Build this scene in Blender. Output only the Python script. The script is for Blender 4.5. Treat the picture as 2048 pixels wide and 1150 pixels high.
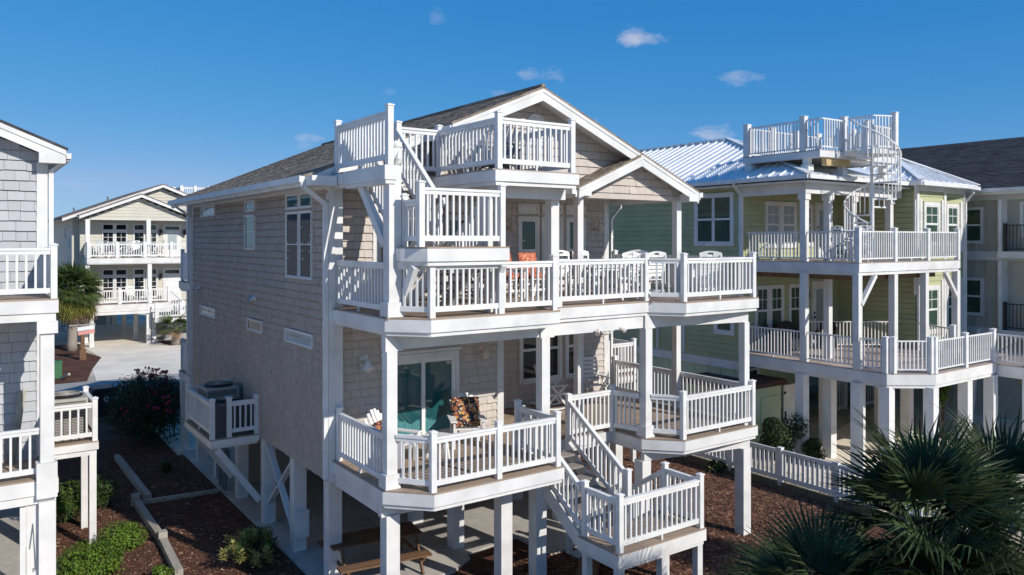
import bpy, math, random
from mathutils import Vector, Matrix, noise
R = random.Random(7)
for o in list(bpy.data.objects): bpy.data.objects.remove(o)
SC = bpy.context.scene
COL = SC.collection
# ------------------------------------------------------------------ camera
A = math.atan(1096/1562.0)
CAM = Vector((-5.931, -14.725, 6.92))
cd = bpy.data.cameras.new('camera'); cam = bpy.data.objects.new('camera', cd); COL.objects.link(cam)
cam.location = CAM; cam.rotation_euler = (math.radians(90), 0, -A)
cd.sensor_width = 36; cd.lens = 36*1562/2048.0; cd.shift_y = -94/2048.0
cd.clip_end = 3000; cd.clip_start = 0.1
SC.camera = cam
# ------------------------------------------------------------------ light
EL = math.radians(31); SR = math.atan2(0.30, -1.0)
SUN = Vector((math.sin(SR)*math.cos(EL), math.cos(SR)*math.cos(EL), math.sin(EL)))
sl = bpy.data.lights.new('sun', 'SUN'); so = bpy.data.objects.new('sun', sl); COL.objects.link(so)
sl.energy = 3.5; sl.angle = math.radians(0.53); sl.color = (1, 0.95, 0.87)
so.rotation_euler = (-SUN).to_track_quat('-Z', 'Y').to_euler(); so.location = (0, -30, 40)
W = bpy.data.worlds.new('World'); SC.world = W; W.use_nodes = True
wt = W.node_tree; wt.nodes.clear()
def wn(t, **k):
    n = wt.nodes.new(t)
    for a, b in k.items(): setattr(n, a, b)
    return n
sky = wn('ShaderNodeTexSky', sky_type='NISHITA', sun_disc=False, sun_elevation=EL, sun_rotation=SR % (2*math.pi), altitude=0, air_density=0.62, dust_density=0.25, ozone_density=5.0)
bgn = wn('ShaderNodeBackground'); bgn.inputs[1].default_value = 0.136
wout = wn('ShaderNodeOutputWorld')
hsv = wn('ShaderNodeHueSaturation'); hsv.inputs['Saturation'].default_value = 1.16
wt.links.new(sky.outputs[0], hsv.inputs['Color'])
# clear maritime sky: the same gradient with a gentler rise of green and blue towards the horizon, all round
sepn = wn('ShaderNodeSeparateColor'); comb = wn('ShaderNodeCombineColor'); wt.links.new(hsv.outputs[0], sepn.inputs[0])
for i, (ref, k, g) in enumerate(((.454, .24, 1.16), (1.526, 1.47, .53), (3.93, 3.62, .30))):
    d_ = wn('ShaderNodeMath', operation='DIVIDE'); d_.inputs[1].default_value = ref; pw = wn('ShaderNodeMath', operation='POWER'); pw.inputs[1].default_value = g; ml = wn('ShaderNodeMath', operation='MULTIPLY'); ml.inputs[1].default_value = k
    wt.links.new(sepn.outputs[i], d_.inputs[0]); wt.links.new(d_.outputs[0], pw.inputs[0]); wt.links.new(pw.outputs[0], ml.inputs[0])
    if i == 0: red = ml.outputs[0]
    else: wt.links.new(ml.outputs[0], comb.inputs[i])
    if i == 1:
        k_ = wn('ShaderNodeMath', operation='MULTIPLY'); k_.inputs[1].default_value = .60; mn = wn('ShaderNodeMath', operation='MINIMUM'); wt.links.new(ml.outputs[0], k_.inputs[0]); wt.links.new(k_.outputs[0], mn.inputs[0]); wt.links.new(red, mn.inputs[1]); wt.links.new(mn.outputs[0], comb.inputs[0])
# small fair-weather clouds at fixed directions of the sky, each a ragged soft puff
tc = wn('ShaderNodeTexCoord'); nz = wn('ShaderNodeTexNoise'); nz.inputs['Scale'].default_value = 20; nz.inputs['Detail'].default_value = 7; nz.inputs['Roughness'].default_value = .62
mp = wn('ShaderNodeMapping'); mp.inputs['Scale'].default_value = (1, 1, 2.2)
wt.links.new(tc.outputs['Generated'], mp.inputs[0]); wt.links.new(mp.outputs[0], nz.inputs['Vector'])
def mth(op, a, b=None, clamp=False):
    n = wn('ShaderNodeMath', operation=op); n.use_clamp = clamp
    for i, v in enumerate((a, b)):
        if v is None: continue
        if isinstance(v, (int, float)): n.inputs[i].default_value = v
        else: wt.links.new(v, n.inputs[i])
    return n.outputs[0]
total = None
for az, el, w, h, s in ((44.6, 14.5, 2.2, 1.0, .8), (37.4, 11.8, 2.2, .95, .5), (51.6, 11.1, 1.8, .75, .5), (49.3, 7.6, 1.9, .95, .7), (20.2, 7.1, 1.7, .7, .65), (34.2, 10.6, 1.2, .4, .25), (41.2, 8.6, .6, .35, .35),
                        (29.5, 16.0, .8, .6, .2), (67.5, 16.5, 2.2, .7, .45), (3.6, 3.5, 2.0, .35, .22), (5.8, 3.6, 2.0, .3, .2), (4.2, 2.3, 1.6, .3, .3), (26.0, 10.7, .9, .4, .22),
                        (96, 12, 3, 1.1, .7), (-60, 15, 3, 1, .6), (150, 13, 2.5, .9, .7), (-120, 18, 3.4, 1.2, .6)):
    a, e = math.radians(az), math.radians(el)
    d = Vector((math.sin(a)*math.cos(e), math.cos(a)*math.cos(e), math.sin(e)))
    ru = Vector((math.cos(a), -math.sin(a), 0)); uv = ru.cross(d)
    def dot(v, sc):
        n = wn('ShaderNodeVectorMath', operation='DOT_PRODUCT'); n.inputs[1].default_value = v*sc
        wt.links.new(tc.outputs['Generated'], n.inputs[0]); return n.outputs['Value']
    x = dot(ru, 1/math.radians(w)); y = mth('SUBTRACT', dot(Vector((0, 0, 1)), 1/math.radians(h)), math.sin(e)/math.radians(h))
    r2 = mth('ADD', mth('MULTIPLY', x, x), mth('MULTIPLY', y, y))
    front = mth('GREATER_THAN', dot(d, 1), .5)
    m = mth('SUBTRACT', mth('ADD', mth('MULTIPLY', nz.outputs[0], 4.0), -1.35), r2)
    m = mth('MULTIPLY', mth('MULTIPLY', mth('MULTIPLY', m, .75, True), front), s)
    total = m if total is None else mth('MAXIMUM', total, m)
mx = wn('ShaderNodeMix', data_type='RGBA'); mx.inputs['B'].default_value = (3.9, 3.95, 4.6, 1)
wt.links.new(total, mx.inputs['Factor']); wt.links.new(comb.outputs[0], mx.inputs['A'])
wt.links.new(mx.outputs['Result'], bgn.inputs[0]); wt.links.new(bgn.outputs[0], wout.inputs[0])
vs = SC.view_settings; SC.display_settings.display_device = 'sRGB'
vs.view_transform = 'Standard'; vs.look = 'None'; vs.exposure = 0.30; vs.gamma = 1; vs.use_curve_mapping = False
SC.render.engine = 'CYCLES'; SC.cycles.use_denoising = True; SC.cycles.max_bounces = 7; SC.cycles.transparent_max_bounces = 12
SC.cycles.use_adaptive_sampling = True; SC.cycles.adaptive_threshold = .015; SC.cycles.caustics_reflective = False; SC.cycles.caustics_refractive = False
# ------------------------------------------------------------------ materials
MATS = {}
def mat(name, col, rough=.6, var=.12, scale=6.0, bump=0, bscale=60, metal=0, spec=.4, col2=None, stretch=(1, 1, 1), var2=0, scale2=.7, coat=0, hue=0):
    m = bpy.data.materials.new(name); m.use_nodes = True; t = m.node_tree; b = t.nodes['Principled BSDF']
    b.inputs['Roughness'].default_value = rough; b.inputs['Metallic'].default_value = metal; b.inputs['Specular IOR Level'].default_value = spec
    c = t.nodes.new('ShaderNodeTexCoord'); mpp = t.nodes.new('ShaderNodeMapping'); mpp.inputs['Scale'].default_value = stretch
    t.links.new(c.outputs['Object'], mpp.inputs[0])
    n = t.nodes.new('ShaderNodeTexNoise'); n.inputs['Scale'].default_value = scale; n.inputs['Detail'].default_value = 6; n.inputs['Roughness'].default_value = .6
    t.links.new(mpp.outputs[0], n.inputs['Vector'])
    r = t.nodes.new('ShaderNodeValToRGB'); r.color_ramp.elements[0].position = .3; r.color_ramp.elements[1].position = .7
    lo = [x*(1-var) for x in col]; hi = [min(1, x*(1+var)) for x in col] if col2 is None else col2
    r.color_ramp.elements[0].color = (*lo, 1); r.color_ramp.elements[1].color = (*hi, 1)
    t.links.new(n.outputs[0], r.inputs[0]); out = r.outputs[0]
    if var2:
        n2 = t.nodes.new('ShaderNodeTexNoise'); n2.inputs['Scale'].default_value = scale2; n2.inputs['Detail'].default_value = 4
        t.links.new(mpp.outputs[0], n2.inputs['Vector'])
        r2 = t.nodes.new('ShaderNodeMapRange'); r2.inputs[1].default_value = .35; r2.inputs[2].default_value = .65; r2.inputs[3].default_value = 1-var2; r2.inputs[4].default_value = 1+var2
        t.links.new(n2.outputs[0], r2.inputs[0])
        mm = t.nodes.new('ShaderNodeVectorMath'); mm.operation = 'SCALE'; t.links.new(out, mm.inputs[0]); t.links.new(r2.outputs[0], mm.inputs['Scale']); out = mm.outputs[0]
    if hue:   # each object its own shade
        oi = t.nodes.new('ShaderNodeObjectInfo'); gi = t.nodes.new('ShaderNodeNewGeometry'); ad = t.nodes.new('ShaderNodeMath'); ad.operation = 'ADD'; fr = t.nodes.new('ShaderNodeMath'); fr.operation = 'FRACT'; t.links.new(oi.outputs['Random'], ad.inputs[0]); t.links.new(gi.outputs['Random Per Island'], ad.inputs[1]); t.links.new(ad.outputs[0], fr.inputs[0]); r3 = t.nodes.new('ShaderNodeMapRange'); r3.inputs[3].default_value = 1-hue; r3.inputs[4].default_value = 1+hue
        t.links.new(fr.outputs[0], r3.inputs[0]); mm = t.nodes.new('ShaderNodeVectorMath'); mm.operation = 'SCALE'
        t.links.new(out, mm.inputs[0]); t.links.new(r3.outputs[0], mm.inputs['Scale']); out = mm.outputs[0]
    t.links.new(out, b.inputs['Base Color'])
    if coat: b.inputs['Coat Weight'].default_value = coat
    if bump:
        nb = t.nodes.new('ShaderNodeTexNoise'); nb.inputs['Scale'].default_value = bscale; nb.inputs['Detail'].default_value = 5
        t.links.new(mpp.outputs[0], nb.inputs['Vector']); bp = t.nodes.new('ShaderNodeBump'); bp.inputs['Strength'].default_value = bump; bp.inputs['Distance'].default_value = .02
        t.links.new(nb.outputs[0], bp.inputs['Height']); t.links.new(bp.outputs[0], b.inputs['Normal'])
    MATS[name] = m; return m
def leafmat(name, col, var=.45, rough=.5, trans=.25, scale=3):
    m = mat(name, col, rough, var, scale, spec=.18, hue=0); t = m.node_tree; b = t.nodes['Principled BSDF']
    tr = t.nodes.new('ShaderNodeBsdfTranslucent'); mixs = t.nodes.new('ShaderNodeMixShader'); mixs.inputs[0].default_value = trans
    src = b.inputs['Base Color'].links[0].from_socket; t.links.new(src, tr.inputs[0])
    t.links.new(b.outputs[0], mixs.inputs[1]); t.links.new(tr.outputs[0], mixs.inputs[2]); t.links.new(mixs.outputs[0], t.nodes['Material Output'].inputs[0])
    return m
white = mat('white_vinyl', (.745, .735, .72), .42, .04, 2.5, spec=.35, var2=.07, scale2=2.2)
trim = mat('white_painted_trim', (.70, .685, .665), .5, .06, 3, bump=.05, bscale=30, var2=.08, scale2=1.6)
shake = mat('taupe_shake_shaded', (.45, .37, .31), .75, .07, 9, bump=.15, bscale=40, stretch=(1, 1, .12), var2=.06, scale2=.8, hue=.055)  # same siding as the back; shade of the side wall darkened into it
shake_b = mat('taupe_shake_back', (.53, .47, .42), .75, .06, 9, bump=.15, bscale=40, stretch=(1, 1, .12), var2=.05, scale2=.8, hue=.05)  # same siding, lighter: brightness of the sunlit gables put into the colour
shake_g = mat('grey_shake', (.45, .455, .47), .75, .05, 9, bump=.15, bscale=40, stretch=(1, 1, .12), var2=.05, hue=.05)
green = mat('green_lap_siding', (.42, .44, .255), .7, .06, 3, bump=.08, bscale=30, var2=.06, hue=.04)
green_t = mat('green_board', (.54, .61, .41), .7, .05, 3, var2=.05)
yellow = mat('cream_lap_siding', (.56, .53, .45), .7, .04, 3, var2=.04)
beige = mat('beige_board_siding', (.47, .44, .37), .75, .06, 3, var2=.05)
farg = mat('grey_siding', (.36, .36, .35), .75, .06, 3)
roof_br = mat('brown_asphalt_shingle', (.26, .212, .165), .92, .28, 14, bump=.6, bscale=90, var2=.25, scale2=2.0, spec=.15)
roof_bk = mat('black_asphalt_shingle', (.058, .059, .063), .92, .35, 12, bump=.5, bscale=80, var2=.18, scale2=2.0, spec=.15)
roof_pk = mat('faded_brown_shingle', (.19, .15, .13), .92, .35, 12, bump=.4, bscale=60, spec=.15)
metalroof = mat('galvalume_roof', (.80, .81, .82), .36, .05, 2, metal=.12, spec=.5, var2=.06)
deckm = mat('composite_decking', (.36, .27, .20), .7, .16, 7, bump=.12, bscale=50, stretch=(.15, 2, 1), var2=.1, hue=.08)
deck_gr = mat('weathered_decking', (.40, .33, .29), .8, .18, 7, stretch=(.15, 2, 1), var2=.12)
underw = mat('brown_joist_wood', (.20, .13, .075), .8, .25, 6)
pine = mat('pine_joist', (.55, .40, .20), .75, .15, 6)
stairt = mat('grey_stair_tread', (.27, .235, .205), .8, .15, 7, var2=.1)
conc = mat('concrete', (.46, .43, .385), .85, .10, 5, bump=.12, bscale=60, var2=.14, scale2=.6)
mulchm = mat('red_brown_mulch', (.085, .040, .028), .95, .55, 26, bump=1.0, bscale=45, col2=(.19, .095, .065), var2=.22, scale2=1.1, spec=.1)
chipm = mat('mulch_chip', (.20, .105, .07), .9, .4, 3, hue=0, var2=.55, scale2=7, spec=.1)
strawm = mat('pale_straw_chip', (.45, .30, .18), .9, .3, 3, spec=.1)
gravel = mat('pale_shell_gravel', (.79, .70, .575), .95, .14, 22, bump=.5, bscale=70, var2=.10, scale2=.5, spec=.1)
sand = mat('sandy_ground', (.54, .47, .37), .95, .2, 8, bump=.4, bscale=40, var2=.2, scale2=.3, spec=.1)
asph = mat('sun_bleached_asphalt', (.36, .345, .315), .9, .12, 30, bump=.3, bscale=120, var2=.08, scale2=.4, spec=.15)
kerbm = mat('dark_damp_timber', (.15, .125, .085), .9, .25, 8, bump=.3, bscale=40)
timber = mat('weathered_timber', (.36, .325, .27), .85, .2, 8, bump=.3, bscale=40, stretch=(1, .15, 1), var2=.15)
oldwood = mat('dark_picnic_wood', (.16, .085, .045), .8, .3, 8, stretch=(.2, 1, 1), bump=.15, bscale=40)
redwood = mat('brown_flat_roof', (.10, .055, .045), .9, .3, 6)
glass = mat('dark_window_glass', (.010, .011, .012), .04, .2, 1, spec=.7)
glass_t = mat('teal_tinted_glass', (.014, .085, .095), .04, .15, 1, spec=.7)
glass_b = mat('pale_reflection_glass', (.36, .42, .43), .12, .12, 2, spec=.6, stretch=(1, 1, 14))  # bright reflection painted into the pane colour, streaked like a blind
glass_g = mat('green_reflecting_glass', (.045, .085, .060), .05, .3, 2, spec=.7)
curtain = mat('teal_curtain', (.07, .24, .26), .5, .3, 8, stretch=(6, 6, .3), spec=.5)
blackm = mat('black_metal', (.018, .018, .02), .4, .1, 5)
darkm = mat('dark_wicker', (.035, .028, .024), .75, .4, 60)
acm = mat('grey_ac_cabinet', (.085, .09, .095), .5, .1, 5)
acl = mat('light_ac_cabinet', (.40, .38, .34), .55, .08, 5)
poly = mat('white_poly_lumber', (.82, .81, .79), .5, .04, 4)
greyw = mat('grey_poly_lumber', (.20, .20, .21), .6, .12, 6)
binm = mat('navy_plastic', (.022, .026, .036), .45, .1, 5)
lampm = mat('white_lamp_enamel', (.72, .71, .69), .35, .04, 5)
lamp_t = mat('weathered_lamp_enamel', (.64, .55, .47), .45, .15, 12)
boxg = mat('grey_metal_box', (.17, .19, .20), .5, .08, 5)
greenbox = mat('green_utility_paint', (.05, .16, .07), .5, .1, 5)
owlm = mat('white_owl_plastic', (.74, .72, .69), .5, .12, 18)
trunkm = mat('palm_trunk_bark', (.30, .26, .22), .95, .35, 9, bump=.8, bscale=14, stretch=(1, 1, 3))
bark = mat('shrub_bark', (.10, .075, .055), .9, .3, 9)
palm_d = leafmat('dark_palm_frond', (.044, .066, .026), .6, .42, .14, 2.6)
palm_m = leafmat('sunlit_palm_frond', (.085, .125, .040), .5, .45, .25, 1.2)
palm_y = leafmat('yellow_green_frond', (.22, .22, .05), .5, .5, .3, 1.2)
palm_b = leafmat('dead_brown_frond', (.30, .19, .11), .4, .8, .1, 2)
leaf_l = leafmat('lime_leaf', (.13, .21, .028), .55, .4, .3, 5)
leaf_g = leafmat('green_leaf', (.055, .095, .028), .55, .45, .25, 5)
leaf_d = leafmat('dark_oleander_leaf', (.030, .050, .022), .55, .5, .2, 4)
leaf_y = leafmat('yellow_variegated_leaf', (.42, .38, .12), .45, .5, .25, 7)
pink = leafmat('pink_oleander_flower', (.45, .035, .09), .3, .6, .25, 7)
grassm = leafmat('dry_green_grass', (.20, .20, .06), .5, .7, .25, 4)
def patmat(name, base, spots, sc):   # printed cloth: flat print of coloured blotches
    m = bpy.data.materials.new(name); m.use_nodes = True; t = m.node_tree; b = t.nodes['Principled BSDF']; b.inputs['Roughness'].default_value = .85
    c = t.nodes.new('ShaderNodeTexCoord'); out = None; prev = base
    for i, (col, scale, thr) in enumerate(spots):
        mpp = t.nodes.new('ShaderNodeMapping'); mpp.inputs['Location'].default_value = (i*3.1, i*1.7, i*.9); t.links.new(c.outputs['Object'], mpp.inputs[0])
        v = t.nodes.new('ShaderNodeTexVoronoi'); v.inputs['Scale'].default_value = scale*sc; t.links.new(mpp.outputs[0], v.inputs['Vector'])
        g = t.nodes.new('ShaderNodeMath'); g.operation = 'LESS_THAN'; g.inputs[1].default_value = thr; t.links.new(v.outputs['Distance'], g.inputs[0])
        mxx = t.nodes.new('ShaderNodeMix'); mxx.data_type = 'RGBA'; mxx.inputs['B'].default_value = (*col, 1); t.links.new(g.outputs[0], mxx.inputs['Factor'])
        if out is None: mxx.inputs['A'].default_value = (*base, 1)
        else: t.links.new(out, mxx.inputs['A'])
        out = mxx.outputs['Result']
    t.links.new(out, b.inputs['Base Color']); return m
floral = patmat('floral_cushion_cloth', (.022, .022, .035), [((.38, .13, .06), 1, .46), ((.62, .36, .08), 1.25, .33), ((.75, .66, .55), 1.9, .26), ((.20, .05, .04), 1.5, .2)], 9)
orange = patmat('orange_patterned_cloth', (.42, .11, .065), [((.72, .28, .14), 1, .40), ((.70, .45, .32), 1.9, .22), ((.35, .05, .04), 1.6, .2)], 16)
# ------------------------------------------------------------------ mesh builder
WL = {}     # world location of every root
def wloc(o):
    v = Vector((0, 0, 0))
    while o is not None: v += o.location; o = o.parent
    return v
class MB:
    def __init__(s): s.v = []; s.f = []; s.m = []; s.cur = 0
    def add(s, vs, fs):
        b = len(s.v); s.v.extend(vs)
        for f in fs: s.f.append([b+i for i in f]); s.m.append(s.cur)
    def box(s, x0, x1, y0, y1, z0, z1):
        if x1 < x0: x0, x1 = x1, x0
        if y1 < y0: y0, y1 = y1, y0
        if z1 < z0: z0, z1 = z1, z0
        s.add([(x0, y0, z0), (x1, y0, z0), (x1, y1, z0), (x0, y1, z0), (x0, y0, z1), (x1, y0, z1), (x1, y1, z1), (x0, y1, z1)],
              [(3, 2, 1, 0), (4, 5, 6, 7), (0, 1, 5, 4), (1, 2, 6, 5), (2, 3, 7, 6), (3, 0, 4, 7)]); return s
    def cbox(s, x, y, z0, z1, w, d=None):
        d = w if d is None else d; return s.box(x-w/2, x+w/2, y-d/2, y+d/2, z0, z1)
    def bar(s, p, q, w, h, up=(0, 0, 1)):      # box from p to q, w across, h along up
        p, q = Vector(p), Vector(q); d = (q-p).normalized(); u = Vector(up); sd = d.cross(u)
        if sd.length < 1e-4: sd = d.cross(Vector((0, 1, 0)))
        sd.normalize(); u = sd.cross(d).normalized(); a = sd*(w/2); b = u*(h/2)
        s.add([tuple(x) for x in (p-a-b, p+a-b, p+a+b, p-a+b, q-a-b, q+a-b, q+a+b, q-a+b)],
              [(0, 1, 2, 3), (7, 6, 5, 4), (1, 0, 4, 5), (2, 1, 5, 6), (3, 2, 6, 7), (0, 3, 7, 4)]); return s
    def vbar(s, p, q, w, z0, z1):              # wall-like bar with vertical ends: between p and q (3d), z offsets z0..z1 from the line
        p, q = Vector(p), Vector(q); d = Vector((q.x-p.x, q.y-p.y, 0)).normalized(); sd = Vector((d.y, -d.x, 0))*(w/2)
        Z0, Z1 = Vector((0, 0, z0)), Vector((0, 0, z1))
        s.add([tuple(x) for x in (p-sd+Z0, p+sd+Z0, p+sd+Z1, p-sd+Z1, q-sd+Z0, q+sd+Z0, q+sd+Z1, q-sd+Z1)],
              [(0, 1, 2, 3), (7, 6, 5, 4), (1, 0, 4, 5), (2, 1, 5, 6), (3, 2, 6, 7), (0, 3, 7, 4)]); return s
    def prism(s, poly, z0, z1):
        n = len(poly); area = sum(poly[i][0]*poly[(i+1) % n][1]-poly[(i+1) % n][0]*poly[i][1] for i in range(n))
        if area < 0: poly = poly[::-1]
        s.add([(x, y, z0) for x, y in poly]+[(x, y, z1) for x, y in poly], [tuple(range(n))[::-1], tuple(range(n, 2*n))]+[(i, (i+1) % n, n+(i+1) % n, n+i) for i in range(n)]); return s
    def slab(s, pts, n, t):                    # planar polygon pts extruded by vector n*t
        k = len(pts); o = Vector(n)*t; s.add([tuple(p) for p in pts]+[tuple(Vector(p)+o) for p in pts], [tuple(range(k))[::-1], tuple(range(k, 2*k))]+[(i, (i+1) % k, k+(i+1) % k, k+i) for i in range(k)]); return s
    def tube(s, pts, r, n=8):
        pts = [Vector(p) for p in pts]; rs = r if isinstance(r, (list, tuple)) else [r]*len(pts); b = len(s.v)
        for i, p in enumerate(pts):
            d = (pts[min(i+1, len(pts)-1)]-pts[max(i-1, 0)]).normalized(); a = d.orthogonal().normalized(); c = d.cross(a)
            if abs(d.z) < .99: a = d.cross(Vector((0, 0, 1))).normalized(); c = a.cross(d)
            else: a = Vector((1, 0, 0)); c = Vector((0, 1, 0))
            for k in range(n):
                t = 2*math.pi*k/n; s.v.append(tuple(p+(a*math.cos(t)+c*math.sin(t))*rs[i]))
        for i in range(len(pts)-1):
            for k in range(n): s.f.append([b+i*n+k, b+i*n+(k+1) % n, b+(i+1)*n+(k+1) % n, b+(i+1)*n+k]); s.m.append(s.cur)
        s.f.append([b+k for k in range(n)][::-1]); s.m.append(s.cur); s.f.append([b+(len(pts)-1)*n+k for k in range(n)]); s.m.append(s.cur); return s
    def lathe(s, c, prof, n=14, sx=1, sy=1):
        c = Vector(c); b = len(s.v)
        for r, z in prof:
            for k in range(n): t = 2*math.pi*k/n; s.v.append((c.x+r*sx*math.cos(t), c.y+r*sy*math.sin(t), c.z+z))
        for i in range(len(prof)-1):
            for k in range(n): s.f.append([b+i*n+k, b+i*n+(k+1) % n, b+(i+1)*n+(k+1) % n, b+(i+1)*n+k]); s.m.append(s.cur)
        s.f.append([b+k for k in range(n)][::-1]); s.m.append(s.cur); s.f.append([b+(len(prof)-1)*n+k for k in range(n)]); s.m.append(s.cur); return s
    def build(s, name, m, parent=None, kind=None, smooth=False, local=False):
        off = Vector((0, 0, 0)) if (parent is None or local) else wloc(parent)
        me = bpy.data.meshes.new(name); me.from_pydata([(x-off.x, y-off.y, z-off.z) for x, y, z in s.v], [], s.f)
        ms = m if isinstance(m, (list, tuple)) else [m]
        for q in ms: me.materials.append(q)
        if len(ms) > 1: me.polygons.foreach_set('material_index', s.m)
        if smooth: me.polygons.foreach_set('use_smooth', [True]*len(me.polygons))
        me.update(); o = bpy.data.objects.new(name, me); COL.objects.link(o); o.parent = parent
        if kind: o['kind'] = kind
        return o
def thing(name, label, cat, loc, group=None, rz=0):
    o = bpy.data.objects.new(name, None); COL.objects.link(o); o.location = loc; o.rotation_euler = (0, 0, rz); o.empty_display_size = .2
    o['label'] = label; o['category'] = cat
    if group: o['group'] = group
    return o
def tag(o, label, cat, group=None):
    o['label'] = label; o['category'] = cat
    if group: o['group'] = group
    return o
def copy_tree(o, parent=None):
    c = o.copy(); COL.objects.link(c); c.parent = parent
    for ch in o.children: copy_tree(ch, c)
    return c
def dup(o, loc, rz, label):
    c = copy_tree(o); c.location = loc; c.rotation_euler = (0, 0, rz); c['label'] = label; return c
def grp(parent, name): # an empty part carrying sub-parts
    o = bpy.data.objects.new(name, None); COL.objects.link(o); o.parent = parent; return o
CACHE = {}
def inst(name, key, make, m, parent, loc):
    """an object sharing the mesh of its kind, placed at world loc"""
    if key not in CACHE:
        b = MB(); make(b); me = bpy.data.meshes.new(name); me.from_pydata(b.v, [], b.f); me.materials.append(m); me.update(); CACHE[key] = me
    o = bpy.data.objects.new(name, CACHE[key]); COL.objects.link(o); o.parent = parent; o.location = Vector(loc)-wloc(parent); return o
# ------------------------------------------------------------------ house vocabulary
COUNT = {}
REST = {}
def limit(root, kind, n=290):
    k = (root.name, kind); COUNT[k] = COUNT.get(k, 0)+1; return COUNT[k] <= n
def rest(root, kind, m):
    k = (root.name, kind)
    if k not in REST: REST[k] = (MB(), root, kind, m)
    return REST[k][0]
def flush_rest():
    for b, root, kind, m in REST.values(): b.build(kind+'_run', m, root, 'stuff')
    REST.clear()
def railing(root, p, q, h=.95, ends=(1, 1), pitch=.13, bw=.038, post=.105, posth=None, mid=0, style=0, m=None, parts=True, cap=True, low=.10):
    """guard rail from p to q (3d points on the floor line; slopes allowed): rails, posts and one object per baluster"""
    m = m or white; p, q = Vector(p), Vector(q); L = (Vector((q.x, q.y))-Vector((p.x, p.y))).length; d = (q-p)/L; dn = Vector((d.x, d.y, 0))
    b = MB()
    if style == 0:
        b.vbar(p, q, .085, h-.045, h); b.vbar(p, q, .048, h-.115, h-.046)
    else: b.vbar(p, q, .05, h-.04, h)
    rl = b.build('railing', m, root); b = MB(); b.vbar(p, q, *((.048, low, low+.095) if style == 0 else (.034, low, low+.04)))
    if abs(d.z) < .01 and L > 1.6: b.cbox((p.x+q.x)/2, (p.y+q.y)/2, p.z, p.z+low+.001, .04)
    b.build('bottom_rail', m, rl)
    z0, z1 = (low+.095, h-.115) if style == 0 else (low+.04, h-.04)
    n = max(1, int(round(L/pitch)))
    for i in range(1, n):
        c = p+d*(L*i/n)
        if parts and limit(root, 'baluster'):
            inst('baluster', ('bal', bw, round(z1-z0, 3), m.name, round(dn.x, 2), round(dn.y, 2)), lambda k: k.vbar(-dn*bw/2, dn*bw/2, bw, 0, z1-z0), m, rl, c+Vector((0, 0, z0)))
        else: rest(root, 'baluster', m).vbar(c-dn*bw/2, c+dn*bw/2, bw, z0, z1)
    ph = posth or h+.08
    pts = [p] if ends[0] else []
    if ends[1]: pts.append(q)
    for k in range(mid): pts.append(p+(q-p)*((k+1)/(mid+1)))
    for c in pts:
        def mk(k):
            k.cbox(0, 0, 0, ph, post)
            if cap:
                w = post+.03; k.cbox(0, 0, ph, ph+.022, w); a = w/2
                k.add([(-a, -a, ph+.022), (a, -a, ph+.022), (a, a, ph+.022), (-a, a, ph+.022), (0, 0, ph+.05)], [(0, 1, 4), (1, 2, 4), (2, 3, 4), (3, 0, 4)])
        inst('post', ('post', post, round(ph, 3), m.name), mk, m, rl, c)
    return rl
class Fr:
    """a wall plane: origin o (3d), a = unit vector along the wall, n = outward normal"""
    def __init__(s, o, a, n): s.o = Vector(o); s.a = Vector((*a, 0)); s.n = Vector((*n, 0))
    def p(s, a, d, z): q = s.o+s.a*a+s.n*d; return (q.x, q.y, q.z+z)
def fbox(b, F, a0, a1, d0, d1, z0, z1):
    v = [F.p(a0, d0, z0), F.p(a1, d0, z0), F.p(a1, d1, z0), F.p(a0, d1, z0), F.p(a0, d0, z1), F.p(a1, d0, z1), F.p(a1, d1, z1), F.p(a0, d1, z1)]
    f = [(3, 2, 1, 0), (4, 5, 6, 7), (0, 1, 5, 4), (1, 2, 6, 5), (2, 3, 7, 6), (3, 0, 4, 7)]
    if s_flip(F): f = [x[::-1] for x in f]
    b.add(v, f)
def s_flip(F): return (F.a.x*F.n.y-F.a.y*F.n.x) < 0
def window(root, F, a0, a1, z0, z1, kind='double', tw=.09, g=None, trimm=None, bars=0, d=.065, sill=True, e=.045):
    """cased window proud of the siding: casing > sash (frame and meeting rail, muntins) > pane"""
    g = g or glass; tm = trimm or trim; b = MB()
    fbox(b, F, a0, a0+tw, -.02, d, z0, z1); fbox(b, F, a1-tw, a1, -.02, d, z0, z1)
    fbox(b, F, a0+tw, a1-tw, -.02, d, z1-tw, z1); fbox(b, F, a0+tw, a1-tw, -.02, d+(.02 if sill else 0), z0, z0+tw)
    w = b.build('window', tm, root); s = MB(); i0, i1, k0, k1 = a0+tw, a1-tw, z0+tw, z1-tw; zm = (k0+k1)/2
    def ring(x0, x1, y0, y1, dd):
        fbox(s, F, x0, x0+e, -.02, dd, y0, y1); fbox(s, F, x1-e, x1, -.02, dd, y0, y1); fbox(s, F, x0+e, x1-e, -.02, dd, y0, y0+e); fbox(s, F, x0+e, x1-e, -.02, dd, y1-e, y1)
    if kind == 'double':
        ring(i0, i1, k0, zm+.02, .046); ring(i0, i1, zm-.02+.021, k1, .052)
        for k in range(bars): x = i0+(i1-i0)*(k+1)/(bars+1); fbox(s, F, x-.012, x+.012, -.02, .046, zm+.05, k1-e)
        if bars: fbox(s, F, i0+e, i1-e, -.021, .0455, (zm+k1)/2-.012, (zm+k1)/2+.012)
    else: ring(i0, i1, k0, k1, .050)
    s.build('sash', white, w); pb = MB(); fbox(pb, F, i0+.01, i1-.01, .036, .039, k0+.01, k1-.01); pb.build('pane', g, w)
    return w
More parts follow.
